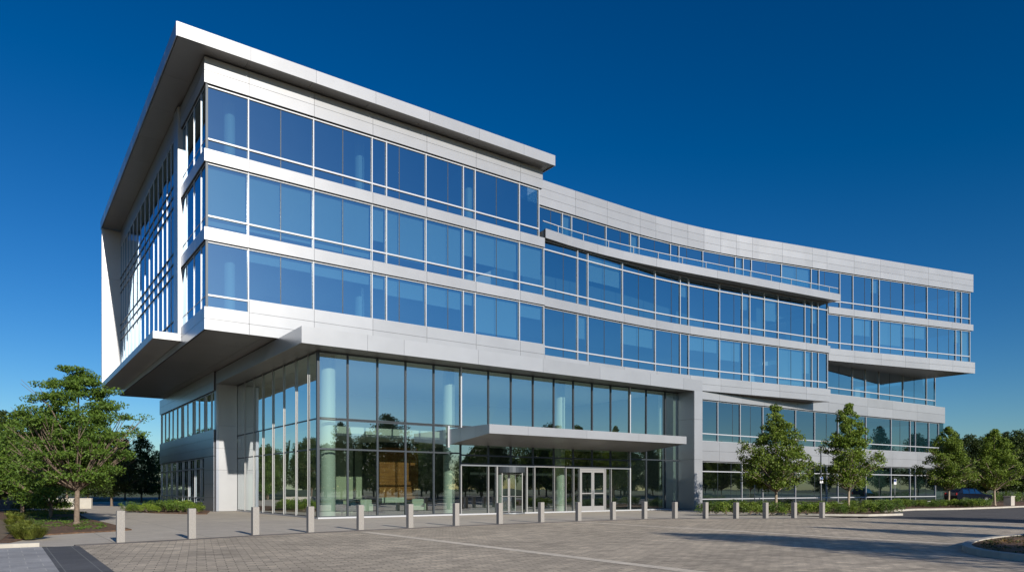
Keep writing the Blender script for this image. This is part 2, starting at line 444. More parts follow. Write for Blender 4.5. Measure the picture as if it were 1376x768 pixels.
strip_plate('floor_slab', low.p, 18, 10.3, 10.9, .25, ('floor_in', 'ceiling', 'gap'))
strip_plate('floor_slab', low.p, 18, 4.9, 5.3, .25, ('floor_in', 'ceiling', 'gap'))
strip_plate('ground_slab', low.p, 18, .01, .1, .25, ('floor_in', 'ceiling', 'gap'))
# inner cores stop the view through the glass
mb = MB()
for x0, x1, y0, z0, z1 in ((6, 54, 9.5, 10.6, 24.8), (54, 76, 5.5, 14.8, 24.8), (40, 80, 7.0, .1, 14.3)):
    mb.box(x0, y0, z0, x1, 17.5, z1)
mb.build('core_wall', 'interior', BLD)
mb = MB()
mb.box(78.1, -6.4, 14.35, 78.25, 18, 15.5); mb.box(78.1, -6.4, 19.05, 78.25, 18, 19.7); mb.box(78.1, -6.4, 23.3, 78.25, 18, 25.2)
mb.box(82.4, -1.8, 9.4, 82.55, 18, 11.3); mb.box(82.4, -1.8, 4.05, 82.55, 18, 5.75)
mb.box(56.65, -2.1, 10.13, 56.8, .5, 11.3); mb.box(56.65, -2.1, 14.9, 56.8, .2, 15.5)
mb.box(22.1, 30, 10.36, 78, 30.2, 24.5)
mb.box(35, 17.8, 0, 82.4, 18, 11.3)
mb.build('end_wall_panels', 'panel_shaded', BLD)
for x, z0, z1, y0 in ((78.15, 15.5, 19.05, -6.3), (78.15, 19.7, 23.3, -6.3), (80.6, 11.3, 14.3, -1.7), (82.45, 5.75, 9.4, -1.8), (82.45, .1, 4.05, -1.8), (56.7, 11.3, 14.9, -2), (56.7, 15.5, 19.75, -2), (22.55, 19.7, 23.2, .1)):
    g = MB(); g.quad((x, y0, z0), (x, 17.8 if x > 70 else 2.4, z0), (x, 17.8 if x > 70 else 2.4, z1), (x, y0, z1)); g.build('end_window', 'glass', BLD)

# main block: slabs, roof overhang, left side
for z in (14.95, 19.1):
    mb = MB(); mb.prism([(.25, .25), (23, .25), (23, 31), (.25, 31)], z, z + .35, 0, 1, 2); mb.build('floor_slab', ['floor_in', 'ceiling', 'gap'], BLD)
mb = MB(); mb.box(6, 9.5, 10.6, 22, 31, 24); mb.build('core_wall', 'interior', BLD)
for p in [(1.6, 1.6), (9.5, 1.8), (17.6, 1.8)]:
    mb = MB()
    for z0, z1 in ((10.6, 14.95), (15.3, 19.1), (19.45, 23.6)): mb.tube((*p, z0), (*p, z1), .3, .3, 20)
    mb.build('column', 'col_white', BLD, smooth=False)
def soffit_board(name, x0, y0, x1, y1, z0, z1, nx, ny):
    """soffit of separate metal boards with open joints"""
    mb = MB(); mb.box(x0, y0, z0 + .03, x1, y1, z1, 1)
    for i in range(nx):
        for j in range(ny):
            a, b = x0 + (x1 - x0) * i / nx, x0 + (x1 - x0) * (i + 1) / nx
            c, d = y0 + (y1 - y0) * j / ny, y0 + (y1 - y0) * (j + 1) / ny
            mb.box(a + .008, c + .008, z0, b - .008, d - .008, z0 + .028, 0)
    return mb.build(name, ['soffit', 'gap'], BLD)
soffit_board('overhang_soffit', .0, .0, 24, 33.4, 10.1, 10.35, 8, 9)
plate('floor_slab', [(.02, .02), (23, .02), (23, 33), (.02, 33)], 10.36, 10.6, ('floor_in', 'gap', 'gap'))
RX = Path([(-2, -1.1), (40, -1.1)]).hit(746).x
# roof overhang: soffit, fascia panels, deck
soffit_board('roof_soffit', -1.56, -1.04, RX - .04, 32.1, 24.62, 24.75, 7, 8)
mb = MB(); mb.prism([(-1.58, -1.06), (RX - .05, -1.06), (RX - .05, 32.1), (-1.58, 32.1)], 24.76, 25.22); mb.build('roof', 'roofing', BLD)
rf = Path([(-1.63, -1.1), (RX, -1.1)])
mb = MB(); js = [rf.hit(x).x for x in (337, 425, 505, 577, 644, 704)]
us = [-1.63] + js + [RX]
for a, b in zip(us, us[1:]): mb.box(a + .006, -1.12, 24.56, b - .006, -1.07, 25.28)
ys = list(np.linspace(-1.12, 32.2, 12))
for a, b in zip(ys, ys[1:]):
    mb.box(-1.66, a + .03 if a == ys[0] else a + .006, 24.56, -1.61, b - .006, 25.28, 1)
    mb.box(RX - .03, a + .06, 24.56, RX + .02, b, 25.28, 1)
mb.build('roof_fascia', ['panel', 'panel_shaded'], BLD)

left = lambda v1, v0, x=0: (Vector((x, v1)), Vector((x, v0)))     # from the back towards the front
def side_band(name, x, v1, v0, zs, js=(), out=.1025, m='panel_shaded'):
    mb = MB(); mb.wall((x, v1), (x, v0), zs[0] + .01, zs[-1] - .01, out - .03, .2, 1)
    vs = sorted([v1, v0] + [j for j in js if v0 < j < v1], reverse=True)
    for a, b in zip(vs, vs[1:]):
        for z0, z1 in zip(zs, zs[1:]):
            mb.wall((x, a - (.008 if a != v1 else 0)), (x, b + (.008 if b != v0 else 0)), z0 + .008, z1 - .008, out, .028, 0)
    return mb.build(name, [m, 'gap'], BLD)
VS = 6.0
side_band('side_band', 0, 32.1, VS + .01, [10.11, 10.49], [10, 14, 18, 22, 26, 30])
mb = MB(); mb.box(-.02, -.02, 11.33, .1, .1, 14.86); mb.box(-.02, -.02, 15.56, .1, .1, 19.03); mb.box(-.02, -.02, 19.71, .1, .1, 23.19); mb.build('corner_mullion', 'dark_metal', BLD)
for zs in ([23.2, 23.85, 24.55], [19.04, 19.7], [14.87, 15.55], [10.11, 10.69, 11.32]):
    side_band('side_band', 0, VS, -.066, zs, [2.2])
for z0, z1 in ((19.7, 23.2), (15.55, 19.04), (11.32, 14.87)):
    vv = [VS, 4.9, 2.9, 1.15, .1]
    for a, b in zip(vv, vv[1:]):
        A, B = left(a, b); window('side_window', A, B, z0, z1, [z0 + .62], [], fmat='white_metal', right=(b > .2), fin=.04, inset=.02, tth=.02, mw=.02, gmat='glass_side')
# projecting curtain wall on the left side, its jamb and frame
XC = -.15
mb = MB(); mb.box(XC - .1, VS, 10.95, .12, VS + .16, 24.5); mb.box(XC - .1, VS + .165, 10.95, XC + .05, VS + 1.3, 24.5, 1)
mb.build('curtain_jamb', ['panel', 'panel_shaded'], BLD)
cv = [31.6, 30.4, 29.2, 27.6, 26.0, 24.2, 22.2, 20.4, 18.5, 16.6, 14.8, 13.1, 11.4, 9.9, 8.6, VS + 1.31]
for a, b in zip(cv, cv[1:]):
    A, B = left(a, b, XC)
    window('curtain_wall_window', A, B, 10.95, 23.2, [], [], fmat='white_metal', right=(b > 7), fin=.035, inset=0, mw=.02, gmat='glass_side')
mb = MB()
for z in (12.0, 14.85, 15.55, 16.2, 19.05, 19.7, 20.35): mb.box(XC - .045, VS + 1.31, z - .03, XC + .02, 31.6, z + .03)
mb.build('curtain_wall_transoms', 'dark_metal', BLD)
side_band('curtain_head_panel', XC, 31.6, VS + 1.31, [23.2, 24.58], [10, 14, 18, 22, 26, 30], out=.02)
mb = MB()
mb.box(-1.6, 6.0, 10.5, -.01, 32.1, 10.93, 0)
mb.build('curtain_base_slab', ['panel', 'soffit'], BLD)
mb = MB()
for z0, z1 in zip([10.95, 13.6, 16.9, 20.2, 24.56], [13.6, 16.9, 20.2, 24.56]): mb.box(-1.6, 31.65, z0 + .008, -.03, 32.1, z1 - .008)
mb.build('end_fin', 'panel', BLD)
mb = MB(); mb.box(0, 32.1, 10.35, .2, 34.9, 24.5); mb.box(0, 33.4, 10.36, 22, 33.6, 24.5); mb.build('rear_wall', 'panel_shaded', BLD)

# lower left block under the overhang
XL = 3.7
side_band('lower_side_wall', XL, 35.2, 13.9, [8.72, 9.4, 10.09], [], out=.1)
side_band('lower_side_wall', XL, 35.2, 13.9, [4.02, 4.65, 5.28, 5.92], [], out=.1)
lv = [35.1, 33.2, 31.4, 29.6, 27.6, 25.8, 25.2, 23.4, 21.4, 20.8, 19.2, 17.4, 16.9, 15.2, 13.9]
for a, b in zip(lv, lv[1:]):
    A, B = left(a, b, XL); window('lower_side_window', A, B, 5.93, 8.71, [], [], fmat='grey_metal', dmat='grey_metal', inset=.08, fin=.06, mw=.03)
lv = [35.1, 33, 31, 29, 27, 25, 23, 21, 19.2, 17.7]
lv = [35.1, 32.6, 30.2, 27.8, 25.2, 22.9, 20.6, 18.6, 16.8]
for a, b in zip(lv, lv[1:]):
    A, B = left(a, b, XL); window('lower_side_window', A, B, .55, 4.0, [.95, 3.2], [.5], fmat='grey_metal', dmat='grey_metal', gmat='glass_dark', inset=.08, fin=.1, mw=.05)
side_band('lower_side_wall', XL, 35.2, 16.8, [0, .53], [], out=.1)
side_band('lower_side_wall', XL, 16.78, 13.9, [0, 1.0, 2.0, 3.0, 4.0], [], out=.1)
mb = MB(); mb.box(XL, 35.0, 0, 34, 35.2, 10.1); mb.build('rear_wall', 'panel_shaded', BLD)
mb = MB(); mb.box(8, 14.6, 0, 33, 34.5, 10); mb.build('core_wall', 'interior', BLD)
mb = MB(); mb.box(3.9, 14, 5.0, 8, 34.8, 5.3); mb.build('floor_slab', 'ceiling', BLD)

# ------------------------------------------------------------------ lobby, portal and entrance canopy
GF = -2.5; GS = 5.2; PX0, PX1, PY = 3.72, 35.42, -4.12; PT, PB = 10.05, 9.18
lobby = Path([(GS, GF), (34.6, GF)])
mb = MB()
fj = [lobby.hit(480).x - .1, 9.6, 14.6, 19.6, 24.6, 29.6, 33.2]
us = [PX0] + fj + [PX1]
for a, b in zip(us, us[1:]): mb.box(a + .006, PY, PB, b - .006, PY + .04, PT)
vs = [PY + .045, 2, 8, 14.2]
for a, b in zip(vs, vs[1:]): mb.box(PX0, a + .006, PB, PX0 + .04, b - .006, PT, 1)
mb.box(PX0 + .05, PY + .05, PT - .25, PX1 - .05, 1.3, PT - .01, 2); mb.box(PX0 + .05, 1.31, PT - .25, 6, 14.1, PT - .01, 2)
mb.build('portal_fascia', ['panel', 'panel_shaded', 'roofing'], BLD)
mb = MB()
n = 16
for i in range(n):
    a = PX0 + .05 + (PX1 - .1 - PX0) * i / n; b = PX0 + .05 + (PX1 - .1 - PX0) * (i + 1) / n
    mb.box(a + .006, PY + .05, PB + .02, b - .006, GF + .25, PB + .1)
for i in range(9):
    a = GF + .26 + 16.3 * i / 9; b = GF + .26 + 16.3 * (i + 1) / 9
    mb.box(PX0 + .05, a + .006, PB + .02, GS + .2, b - .006, PB + .1)
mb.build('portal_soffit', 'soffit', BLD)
# right leg
mb = MB()
for z0, z1 in ((0.02, 3.9), (3.9, 7.0), (7.0, PB + .015)):
    mb.box(34.47, PY + .001, z0 + .006, PX1, PY + .04, z1 - .006, 0)
    mb.box(34.46, PY + .045, z0 + .006, 34.5, GF - .03, z1 - .006, 1)
    mb.box(34.51, PY + .045, z0 + .006, PX1, 0.02, z1 - .006, 1)
mb.build('portal_pier', ['panel', 'grey_metal'], BLD)
# left leg (a wall closing the side glazing)
mb = MB()
for z0, z1 in ((0.02, 3.0), (3.0, 4.55), (4.55, 6.2), (6.2, PB + .015)):
    mb.box(PX0, 13.65, z0 + .006, PX0 + .18, 14.2, z1 - .006, 1)
    mb.box(PX0 + .19, 13.7, z0 + .006, GS - .02, 14.2, z1 - .006, 0)
mb.build('portal_pier', ['panel', 'panel_shaded'], BLD)
# front glazing
lx = [428, 467, 507, 544.7, 582.5, 618.7, 656, 686.3, 715.9, 743.8, 770, 795.4, 820.3, 845.7, 868, 893.5, 912.8]
LP = [lobby.hit(x) for x in lx]
for i, (a, b) in enumerate(zip(LP, LP[1:])):
    under = 13.9 < (a.x + b.x) / 2 < 29.3
    wm = 'dark_metal'
    if i in (4, 12):
        mb = MB(); mb.box(b.x - .045, GF - .12, .1 if i == 12 else 5.3, b.x + .045, GF - .072, PB); mb.build('white_mullion', 'white_metal', BLD)
    window('lobby_window', a, b, 5.53, PB, [], [], fmat=wm, gmat='glass_clear', inset=0, fin=.07, mw=.045)
    if not under:
        window('lobby_window', a, b, .1, 5.5, [3.85], [], fmat=wm, gmat='glass_clear', inset=0, fin=.07, mw=.045)
    else:
        window('lobby_window', a, b, 3.2, 5.5, [3.75], [], fmat='dark_metal', gmat='glass_clear', inset=0, fin=.07, mw=.045)
mb = MB(); mb.box(GS - .05, GF - .12, .01, 34.5, GF + .05, .1); mb.box(GS - .06, GF + .06, .01, GS + .05, 13.6, .1); mb.build('sill', 'white_metal', BLD)
mb = MB(); mb.box(GS - .09, GF - .09, .1, GS + .06, GF + .06, PB); mb.build('corner_mullion', 'dark_metal', BLD)
# side glazing
for a, b in zip([13.65, 11.6, 9.46, 7.4, 5.3, 3.15, .95, -1.05], [11.6, 9.46, 7.4, 5.3, 3.15, .95, -1.05, GF + .07]):
    A, B = left(a, b, GS)
    window('lobby_side_window', A, B, .1, PB, [3.85, 5.5], [], fmat='dark_metal', gmat='glass_clear', inset=0, fin=.04, mw=.03, right=False, tth=.04)
    if b > GF + .2:
        mb = MB(); mb.box(GS - .075, b - .02, .1, GS - .01, b + .02, PB - .002); mb.build('side_mullion', 'frame_metal', BLD)
# entrance wall under the canopy: header, posts, glass, doors
def ux(px): return lobby.hit(px).x
mb = MB()
for a, b in ((ux(618.7), ux(717.5)), (ux(759), ux(845.7))):
    mb.box(a, GF - .1, 3.08, b, GF + .05, 3.16, 1)
mb.box(ux(717.5) + .01, GF - .05, 3.1, ux(759) - .01, GF + .04, 3.19)
for x, w in ((618.7, .07), (655.5, .05), (667, .10), (707, .10), (717.5, .06), (744, .04), (759.5, .04), (770, .04), (778.5, .08), (812.5, .08), (820.3, .04), (845.9, .07)):
    u = ux(x); mb.box(u - w / 2, GF - .11, .1, u + w / 2, GF + .06, 3.075)
ew = mb.build('entrance_frame', ['frame_metal', 'grey_metal'], BLD)
ps = [618.7, 655.5, 667, None, 707, 717.5, 744, 759.5, 770, 778.5, None, 812.5, 820.3, 845.7]
for a, b in zip(ps, ps[1:]):
    if a is None or b is None: continue
    g = MB(); g.quad((ux(a) + .05, GF, .1), (ux(b) - .05, GF, .1), (ux(b) - .05, GF, 3.08), (ux(a) + .05, GF, 3.08)); g.build('sidelight', 'glass_clear', BLD)
# double door
x0, x1 = ux(778.5) + .055, ux(812.5) - .055; xm = (x0 + x1) / 2
for a, b, s in ((x0, xm - .006, 1), (xm + .006, x1, -1)):
    mb = MB(); y0, y1 = GF - .07, GF
    mb.box(a, y0, .11, a + .13, y1, 2.95); mb.box(b - .13, y0, .11, b, y1, 2.95)
    mb.box(a + .131, y0, .11, b - .131, y1, .42); mb.box(a + .131, y0, 2.8, b - .131, y1, 2.95); mb.box(a + .131, y0, 1.28, b - .131, y1, 1.36)
    dr = mb.build('door', 'frame_metal', BLD)
    g = MB(); g.quad((a + .12, GF - .04, .4), (b - .12, GF - .04, .4), (b - .12, GF - .04, 2.82), (a + .12, GF - .04, 2.82)); g.build('door_glass', 'glass_dark', dr)
    h = MB(); hx = (b - .06) if s == 1 else (a + .06)
    h.tube((hx, y0 - .07, .95), (hx, y0 - .07, 1.55), .018, .018, 8); h.tube((hx, y0, 1.0), (hx, y0 - .07, 1.0), .014, .014, 6); h.tube((hx, y0, 1.5), (hx, y0 - .07, 1.5), .014, .014, 6)
    h.build('handle', 'grey_metal', dr)
mb = MB(); mb.box(x0, GF - .07, 2.96, x1, GF, 3.07); mb.build('door_head', 'frame_metal', BLD)
# revolving door
rc = ((ux(667) + ux(707)) / 2, GF + .3); rr = (ux(707) - ux(667)) / 2 - .12
rv = empty('revolving_door', (rc[0], rc[1], 0)); rv.parent = BLD
mb = MB(); mb.tube((0, 0, 2.7), (0, 0, 3.06), rr, rr, 32); mb.build('drum_canopy', 'dark_metal', rv)
mb = MB(); mb.tube((0, 0, .02), (0, 0, .1), rr, rr, 32); mb.build('drum_base', 'grey_metal', rv)
for k in range(4):
    t = R(28 + 90 * k); c, s = math.cos(t), math.sin(t); mb = MB()
    for r0 in (.06, rr - .1): mb.tube((c * r0, s * r0, .1), (c * r0, s * r0, 2.7), .03, .03, 6)
    for z in (.16, 1.15, 2.6): mb.tube((c * .06, s * .06, z), (c * (rr - .1), s * (rr - .1), z), .03, .03, 6)
    w = mb.build('door_wing', 'frame_metal', rv)
    g = MB(); g.quad((c * .06, s * .06, .2), (c * (rr - .1), s * (rr - .1), .2), (c * (rr - .1), s * (rr - .1), 2.6), (c * .06, s * .06, 2.6)); g.build('wing_glass', 'glass_clear', w)
# canopy
cx0, cx1, cy0, cy1, cz0, cz1 = 13.45, 30.15, -7.0, GF - .13, 4.78, 5.30
mb = MB(); us = [cx0, 16.2, 20.8, 25.4, cx1]
for a, b in zip(us, us[1:]): mb.box(a + .005, cy0, cz0, b - .005, cy0 + .04, cz1, 0)
zb = lambda y: cz0 + .02 - .42 * (y - cy0) / (cy1 - cy0)          # the underside falls towards the glass
def wedge(x0, y0, x1, y1, zt, dz, mi, zt2=None):
    a0, a1 = zb(y0) + dz, zb(y1) + dz; t0 = zt if zt2 is None else zb(y0) + zt2; t1 = zt if zt2 is None else zb(y1) + zt2
    mb.add([(x0, y0, a0), (x1, y0, a0), (x1, y1, a1), (x0, y1, a1), (x0, y0, t0), (x1, y0, t0), (x1, y1, t1), (x0, y1, t1)],
           [(3, 2, 1, 0), (4, 5, 6, 7), (0, 1, 5, 4), (1, 2, 6, 5), (2, 3, 7, 6), (3, 0, 4, 7)], mi)
for a, b in ((cy0 + .045, -5.5), (-5.5, -3.9), (-3.9, cy1)):
    wedge(cx0, a + .005, cx0 + .04, b - .005, cz1, -.02, 1); wedge(cx1 - .04, a + .005, cx1, b - .005, cz1, -.02, 1)
wedge(cx0 + .045, cy0 + .045, cx1 - .045, cy1, cz1 - .02, .1, 3)
for i in range(8):
    a = cx0 + .05 + (cx1 - cx0 - .1) * i / 8; b = a + (cx1 - cx0 - .1) / 8
    for c, d in ((cy0 + .05, -4.8), (-4.8, cy1)): wedge(a + .006, c + .006, b - .006, d - .006, 0, 0, 2, .08)
cn = mb.build('entrance_canopy', ['panel', 'panel_shaded', 'soffit', 'roofing'], BLD)
mb = MB(); mb.box(cx0 - .1, GF - .14, cz0 - .6, cx0 + .02, GF - .06, cz1 + .2); mb.build('canopy_bracket', 'white_metal', BLD)

# lobby interior
mb = MB(); mb.prism([(GS + .1, GF + .1), (34.4, GF + .1), (34.4, 13.6), (GS + .1, 13.6)], .004, .05); mb.build('lobby_floor', 'floor_in', BLD)
mb = MB(); mb.box(GS + .21, GF + .26, PB + .02, 34.4, 14.0, PB + .1); mb.build('lobby_ceiling', 'ceiling', BLD)
mb = MB(); mb.box(GS + 1.4, GF + 1.9, 4.75, 34.3, 9.0, 5.3); mb.build('mezzanine', 'ceiling', BLD)
mb = MB(); mb.box(GS + .3, 13.7, 0, 34.4, 13.9, PB); mb.box(34.0, GF + .1, .05, 34.3, 13.6, PB); mb.build('lobby_back_wall', 'interior', BLD)
mb = MB(); mb.box(9.5, 5.6, .05, 15.6, 5.8, 4.74, 0)
for u in (10.7, 12.9): mb.box(u, 5.55, .05, u + .12, 5.595, 4.7, 1)
mb.build('partition_wall', ['cream_wall', 'dark_metal'], BLD)
wp = Path([(4, 3), (36, 3)]); w0, w1, w2 = wp.hit(510).x, wp.hit(534.5).x, wp.hit(562).x
for a, b in ((w0, w1 - .02), (w1 + .02, w2)):
    mb = MB(); mb.box(a, 3.0, .9, b, 3.12, 4.4); mb.build('wood_wall_panel', 'wood', BLD)
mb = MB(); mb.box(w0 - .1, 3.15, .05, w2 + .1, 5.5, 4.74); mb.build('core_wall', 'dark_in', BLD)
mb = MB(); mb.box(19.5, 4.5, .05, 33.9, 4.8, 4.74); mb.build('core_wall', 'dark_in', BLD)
for px, v, r in ((440.5, -1.55, .42), (603, -1.2, .36), (752.5, -1.0, .36), (888, -1.0, .2)):
    p = Path([(4, v), (36, v)]).hit(px); mb = MB(); mb.tube((p.x, p.y, .05), (p.x, p.y, PB - .01), r, r, 36)
    c = mb.build('lobby_column', 'col_white', BLD)
    mb = MB(); mb.tube((p.x, p.y, 3.8), (p.x, p.y, 3.9), r + .012, r + .012, 36); mb.build('column_ring', 'dark_metal', c)

# lobby furniture: each stands loose on the floor
def armchair(loc, rz, m, label):
    t = empty('lounge_chair', (*loc, .05), rz); tag(t, label, 'chair', 'lounge chairs inside the lobby')
    mb = MB(); mb.box(-.36, -.36, .22, .36, .36, .44); mb.build('seat', m, t, .04)
    mb = MB(); mb.box(-.38, .28, .22, .38, .42, .95); mb.build('backrest', m, t, .04)
    for s in (-1, 1):
        mb = MB(); mb.box(s * .42 - .05, -.36, .22, s * .42 + .05, .4, .66); mb.build('armrest', m, t, .03)
        for y in (-.3, .32):
            mb = MB(); mb.tube((s * .36, y, 0), (s * .36, y, .22), .018, .022, 8); mb.build('leg', 'dark_metal', t)
    return t
vin = Path([(4, 0.6), (36, .6)])
for px, m, rz, lb in ((460, 'teal', .4, 'dark teal lounge chair behind the lobby glass, next to the pale column'),
                      (475, 'teal', -.5, 'dark teal lounge chair behind the lobby glass, second from the column'),
                      (489, 'seat_white', 3.0, 'pale cream lounge chair behind the lobby glass, right of the teal ones'),
                      (562, 'seat_white', -.4, 'pale green lounge chair in the lobby, right of the wood panelling')):
    p = vin.hit(px); armchair((p.x, p.y), rz, m, lb)
p = vin.hit(530); t = empty('reception_desk', (p.x, p.y + .3, .05)); tag(t, 'cream topped reception desk standing before the wood panelling in the lobby', 'desk')
mb = MB(); mb.box(-.85, -.3, .72, .85, .35, 1.05); mb.build('counter_top', 'seat_white', t, .02)
mb = MB(); mb.box(-.75, -.2, 0, .75, .3, .715); mb.build('desk_front', 'dark_in', t)

# ------------------------------------------------------------------ ground
def sheet(name, poly, z, m, kind='structure', thick=0):
    mb = MB()
    if thick: mb.prism(poly, z - thick, z)
    else:
        n = len(poly); a = sum(poly[i][0] * poly[(i + 1) % n][1] - poly[(i + 1) % n][0] * poly[i][1] for i in range(n))
        if a < 0: poly = poly[::-1]
        mb.add([(p[0], p[1], z) for p in poly], [tuple(range(n))])
    o = mb.build(name, m); o['kind'] = kind; return o
sheet('ground', [(-700, -700), (900, -700), (900, 900), (-700, 900)], 0, 'grass')
bp = [gp(*q) for q in [(162, 728.7), (257.7, 723.5), (343, 718.5), (417, 715), (484, 711.7), (550.6, 709), (612.7, 706), (671.4, 703.6), (727.2, 701.4), (777.2, 699.5), (823.6, 698), (866, 696.8), (906.8, 696.3), (948, 696.6), (989, 696.6), (1028.7, 696.3), (1067, 696), (1104.6, 695.8)]]
edge = [(-7.1, -15.75)] + [(x + .1, y - .42) for x, y in bp] + [(30.3, -19.1)]
sheet('walk', [(-60, -14.2), (-9.2, -14.6), (-7.2, -15.9)] + edge[1:] + [(33, -19.0), (37, -10), (37, 1), (22, 3), (4, 16), (4, 60), (-60, 60)], .004, 'walk')
sheet('plaza', [(-7.1, -80), (30.2, -80), (30.2, -19.2)] + edge[::-1][1:], .008, 'plaza')
sheet('asphalt', [(30.2, -90), (200, -90), (200, -9), (30.2, -9)], .004, 'asphalt')
# dark kerb line along the plaza edge
mb = MB()
for a, b in zip(edge, edge[1:]): mb.wall(a, b, .0, .035, .09, .2)
o = mb.build('plaza_kerb', 'asphalt'); o['kind'] = 'structure'
sheet('light_paving', [(-60, -80), (-7.9, -80), (-7.9, -15.55), (-60, -15.55)], .012, 'paver_light')
sheet('dark_paving_band', [(-7.9, -80), (-7.0, -80), (-7.0, -15.8), (-7.9, -15.8)], .014, 'paver_dark')
for x0, ya in ((2.3, -14.6), (14.25, -13.4)):
    sheet('paving_strip', [(x0, -80), (x0 + .38, -80), (x0 + .38, ya), (x0, ya)], .014, 'strip')
sheet('paving_strip', [(30.0, -80), (30.5, -80), (30.5, -19.4), (30.0, -19.4)], .014, 'strip')
sheet('paving_strip', [(30.6, -46), (75, -24), (75, -23.8), (30.6, -45.8)], .012, 'paint_white')

def kerb(pts, closed=False, w=.18, h=.13, name='kerb'):
    P = pts + ([pts[0]] if closed else []); mb = MB()
    P = [Vector(p) for p in P]; n = len(P); o = []; i_ = []
    for k, p in enumerate(P):
        if closed and k in (0, n - 1): d = (P[1] - P[0]).normalized() + (P[-1] - P[-2]).normalized()
        elif k == 0: d = P[1] - P[0]
        elif k == n - 1: d = P[-1] - P[-2]
        else: d = (P[k + 1] - P[k]).normalized() + (P[k] - P[k - 1]).normalized()
        d.normalize(); nn = Vector((d.y, -d.x)); o.append(p + nn * w / 2); i_.append(p - nn * w / 2)
    for k in range(n - 1):
        mb.prism([o[k], o[k + 1], i_[k + 1], i_[k]], 0, h)
    ob = mb.build(name, 'kerb'); ob['kind'] = 'structure'; return ob
def rounded(poly, it=2):
    P = [Vector(p) for p in poly]
    for _ in range(it):
        Q = []
        for a, b in zip(P, P[1:] + P[:1]): Q += [a * .75 + b * .25, a * .25 + b * .75]
        P = Q
    return P
# planting bed right of the entrance
bedA = [Vector(p) for p in [(29.6, -9.5), (30.2, -12.5), (31.6, -16.4), (33.2, -18.2), (36.3, -18.7), (38.2, -16.6), (41.5, -15.0), (47.5, -14.4), (51.6, -15.6), (58, -15.9), (76, -15.9), (90, -15.5)]]
kerb(bedA)
sheet('planting_bed', [tuple(p) for p in bedA] + [(90, -1.8), (83, -1.9), (60, -.6), (36.2, .1), (36.2, -3.4)], .10, 'mulch')
sheet('far_verge', [(76, -15.7), (200, -15.7), (200, 60), (84, 60), (84, -1.8)], .09, 'grass')
# island at the lower right
isl = rounded([(9.9, -34.6), (11.2, -32.1), (14.6, -30.9), (19.5, -30.7), (34, -33), (34, -46), (14, -46)], 3)
kerb([tuple(p) for p in isl], True, name='island_kerb', w=.22, h=.16)
sheet('island_bed', [tuple(p) for p in isl], .13, 'mulch')
# bed on the left, ends in a point beside the walk
bl = [gp(58, 719), gp(100, 716.5), gp(155, 713.5), gp(177, 711.8), gp(146, 703.5), gp(118, 697), gp(104, 690), gp(60, 686), gp(-120, 683)]
bl = bl + [gp(-500, 690), (-40, -14.9), (-9.1, -14.9)]
sheet('planting_bed', bl, .05, 'mulch', thick=.04)
kerb([(-60, -15.25), (-7.95, -15.25)], w=.45, h=.12)
sheet('bare_soil', [gp(-60, 727), gp(2, 727), gp(20, 712), gp(10, 700), gp(-60, 696)], .062, 'soil')
# shrub bed against the left block
sb = [gp(165, 686), gp(205, 689), gp(262, 690.5), gp(278, 690.5), (3.5, 14.5), (3.5, 40), gp(180, 678)]
sheet('planting_bed', sb, .05, 'mulch', thick=.04)
sheet('path', [gp(-20, 684), gp(30, 682.6), gp(30, 680.8), gp(-20, 681.6)], .056, 'kerb')
sheet('far_road', [gp(60, 670.5), gp(250, 670.5), gp(250, 667.5), gp(60, 667.5)], .03, 'asphalt')

# ------------------------------------------------------------------ bollards
mb = MB(); w = .115
mb.prism([(-w, -w), (w, -w), (w, w), (-w, w)], 0, 1.0)
b0 = mb.build('bollard', 'granite', None, .012)
names = ['leftmost', 'second', 'third', 'fourth', 'fifth', 'sixth', 'seventh', 'eighth', 'ninth', 'tenth', 'eleventh', 'twelfth', 'thirteenth', 'fourteenth', 'fifteenth', 'sixteenth', 'seventeenth', 'last']
extra = ['beside the mulch bed by the left tree', 'on the open concrete walk', 'before the left end wall of the lobby', 'before the glass corner of the lobby', 'before the teal chairs in the lobby', 'before the wood panelling', 'under the left end of the canopy',
         'before the revolving door', 'between the two doors', 'before the white double door', 'right of the white double door', 'under the right end of the canopy', 'before the dark glass by the portal pier', 'at the right foot of the portal pier',
         'before the hedge', 'before the small tree', 'right of the small tree trunk', 'at the right end of the row']
for i, (p, a, t) in enumerate(zip(bp, names, extra)):
    o = b0 if i == 0 else b0.copy()
    if i: COL.objects.link(o)
    h = [1.0, 1.02, 1.02, 1.0, 1.02, 1.02, 1.03, 1.0, 1.0, .98, .97, .96, .93, .92, .91, .9, .9, .9][i]
    o.location = (p[0], p[1], 0); o.rotation_euler[2] = R(random.uniform(-3, 3)); o.scale = (1, 1, h)
    tag(o, f'square grey granite bollard {t}, {a} from the left' if i else f'square grey granite bollard {t}, leftmost of the row', 'bollard', 'granite bollards along the plaza edge')

# ------------------------------------------------------------------ trees
def leaves(centers, radii, counts, size, seed, flat=.6, drop=0):
    rg = np.random.default_rng(seed); vs = []
    tot = int(sum(counts)); C = np.repeat(np.array(centers), counts, axis=0); RR = np.repeat(np.array(radii), counts)
    d = rg.normal(size=(tot, 3)); d /= np.linalg.norm(d, axis=1)[:, None]
    r = rg.random(tot) ** .45
    P = C + d * (r * RR)[:, None] * np.array([1, 1, flat]); 
    nrm = rg.normal(size=(tot, 3)) + np.array([0, 0, .35]); nrm /= np.linalg.norm(nrm, axis=1)[:, None]
    a = np.cross(nrm, rg.normal(size=(tot, 3))); a /= np.linalg.norm(a, axis=1)[:, None]; b = np.cross(nrm, a)
    s = size * rg.uniform(.6, 1.3, tot)[:, None]
    V = np.stack([P - a * s, P - b * s * .5, P + a * s, P + b * s * .5], 1).reshape(-1, 3)
    return V, tot
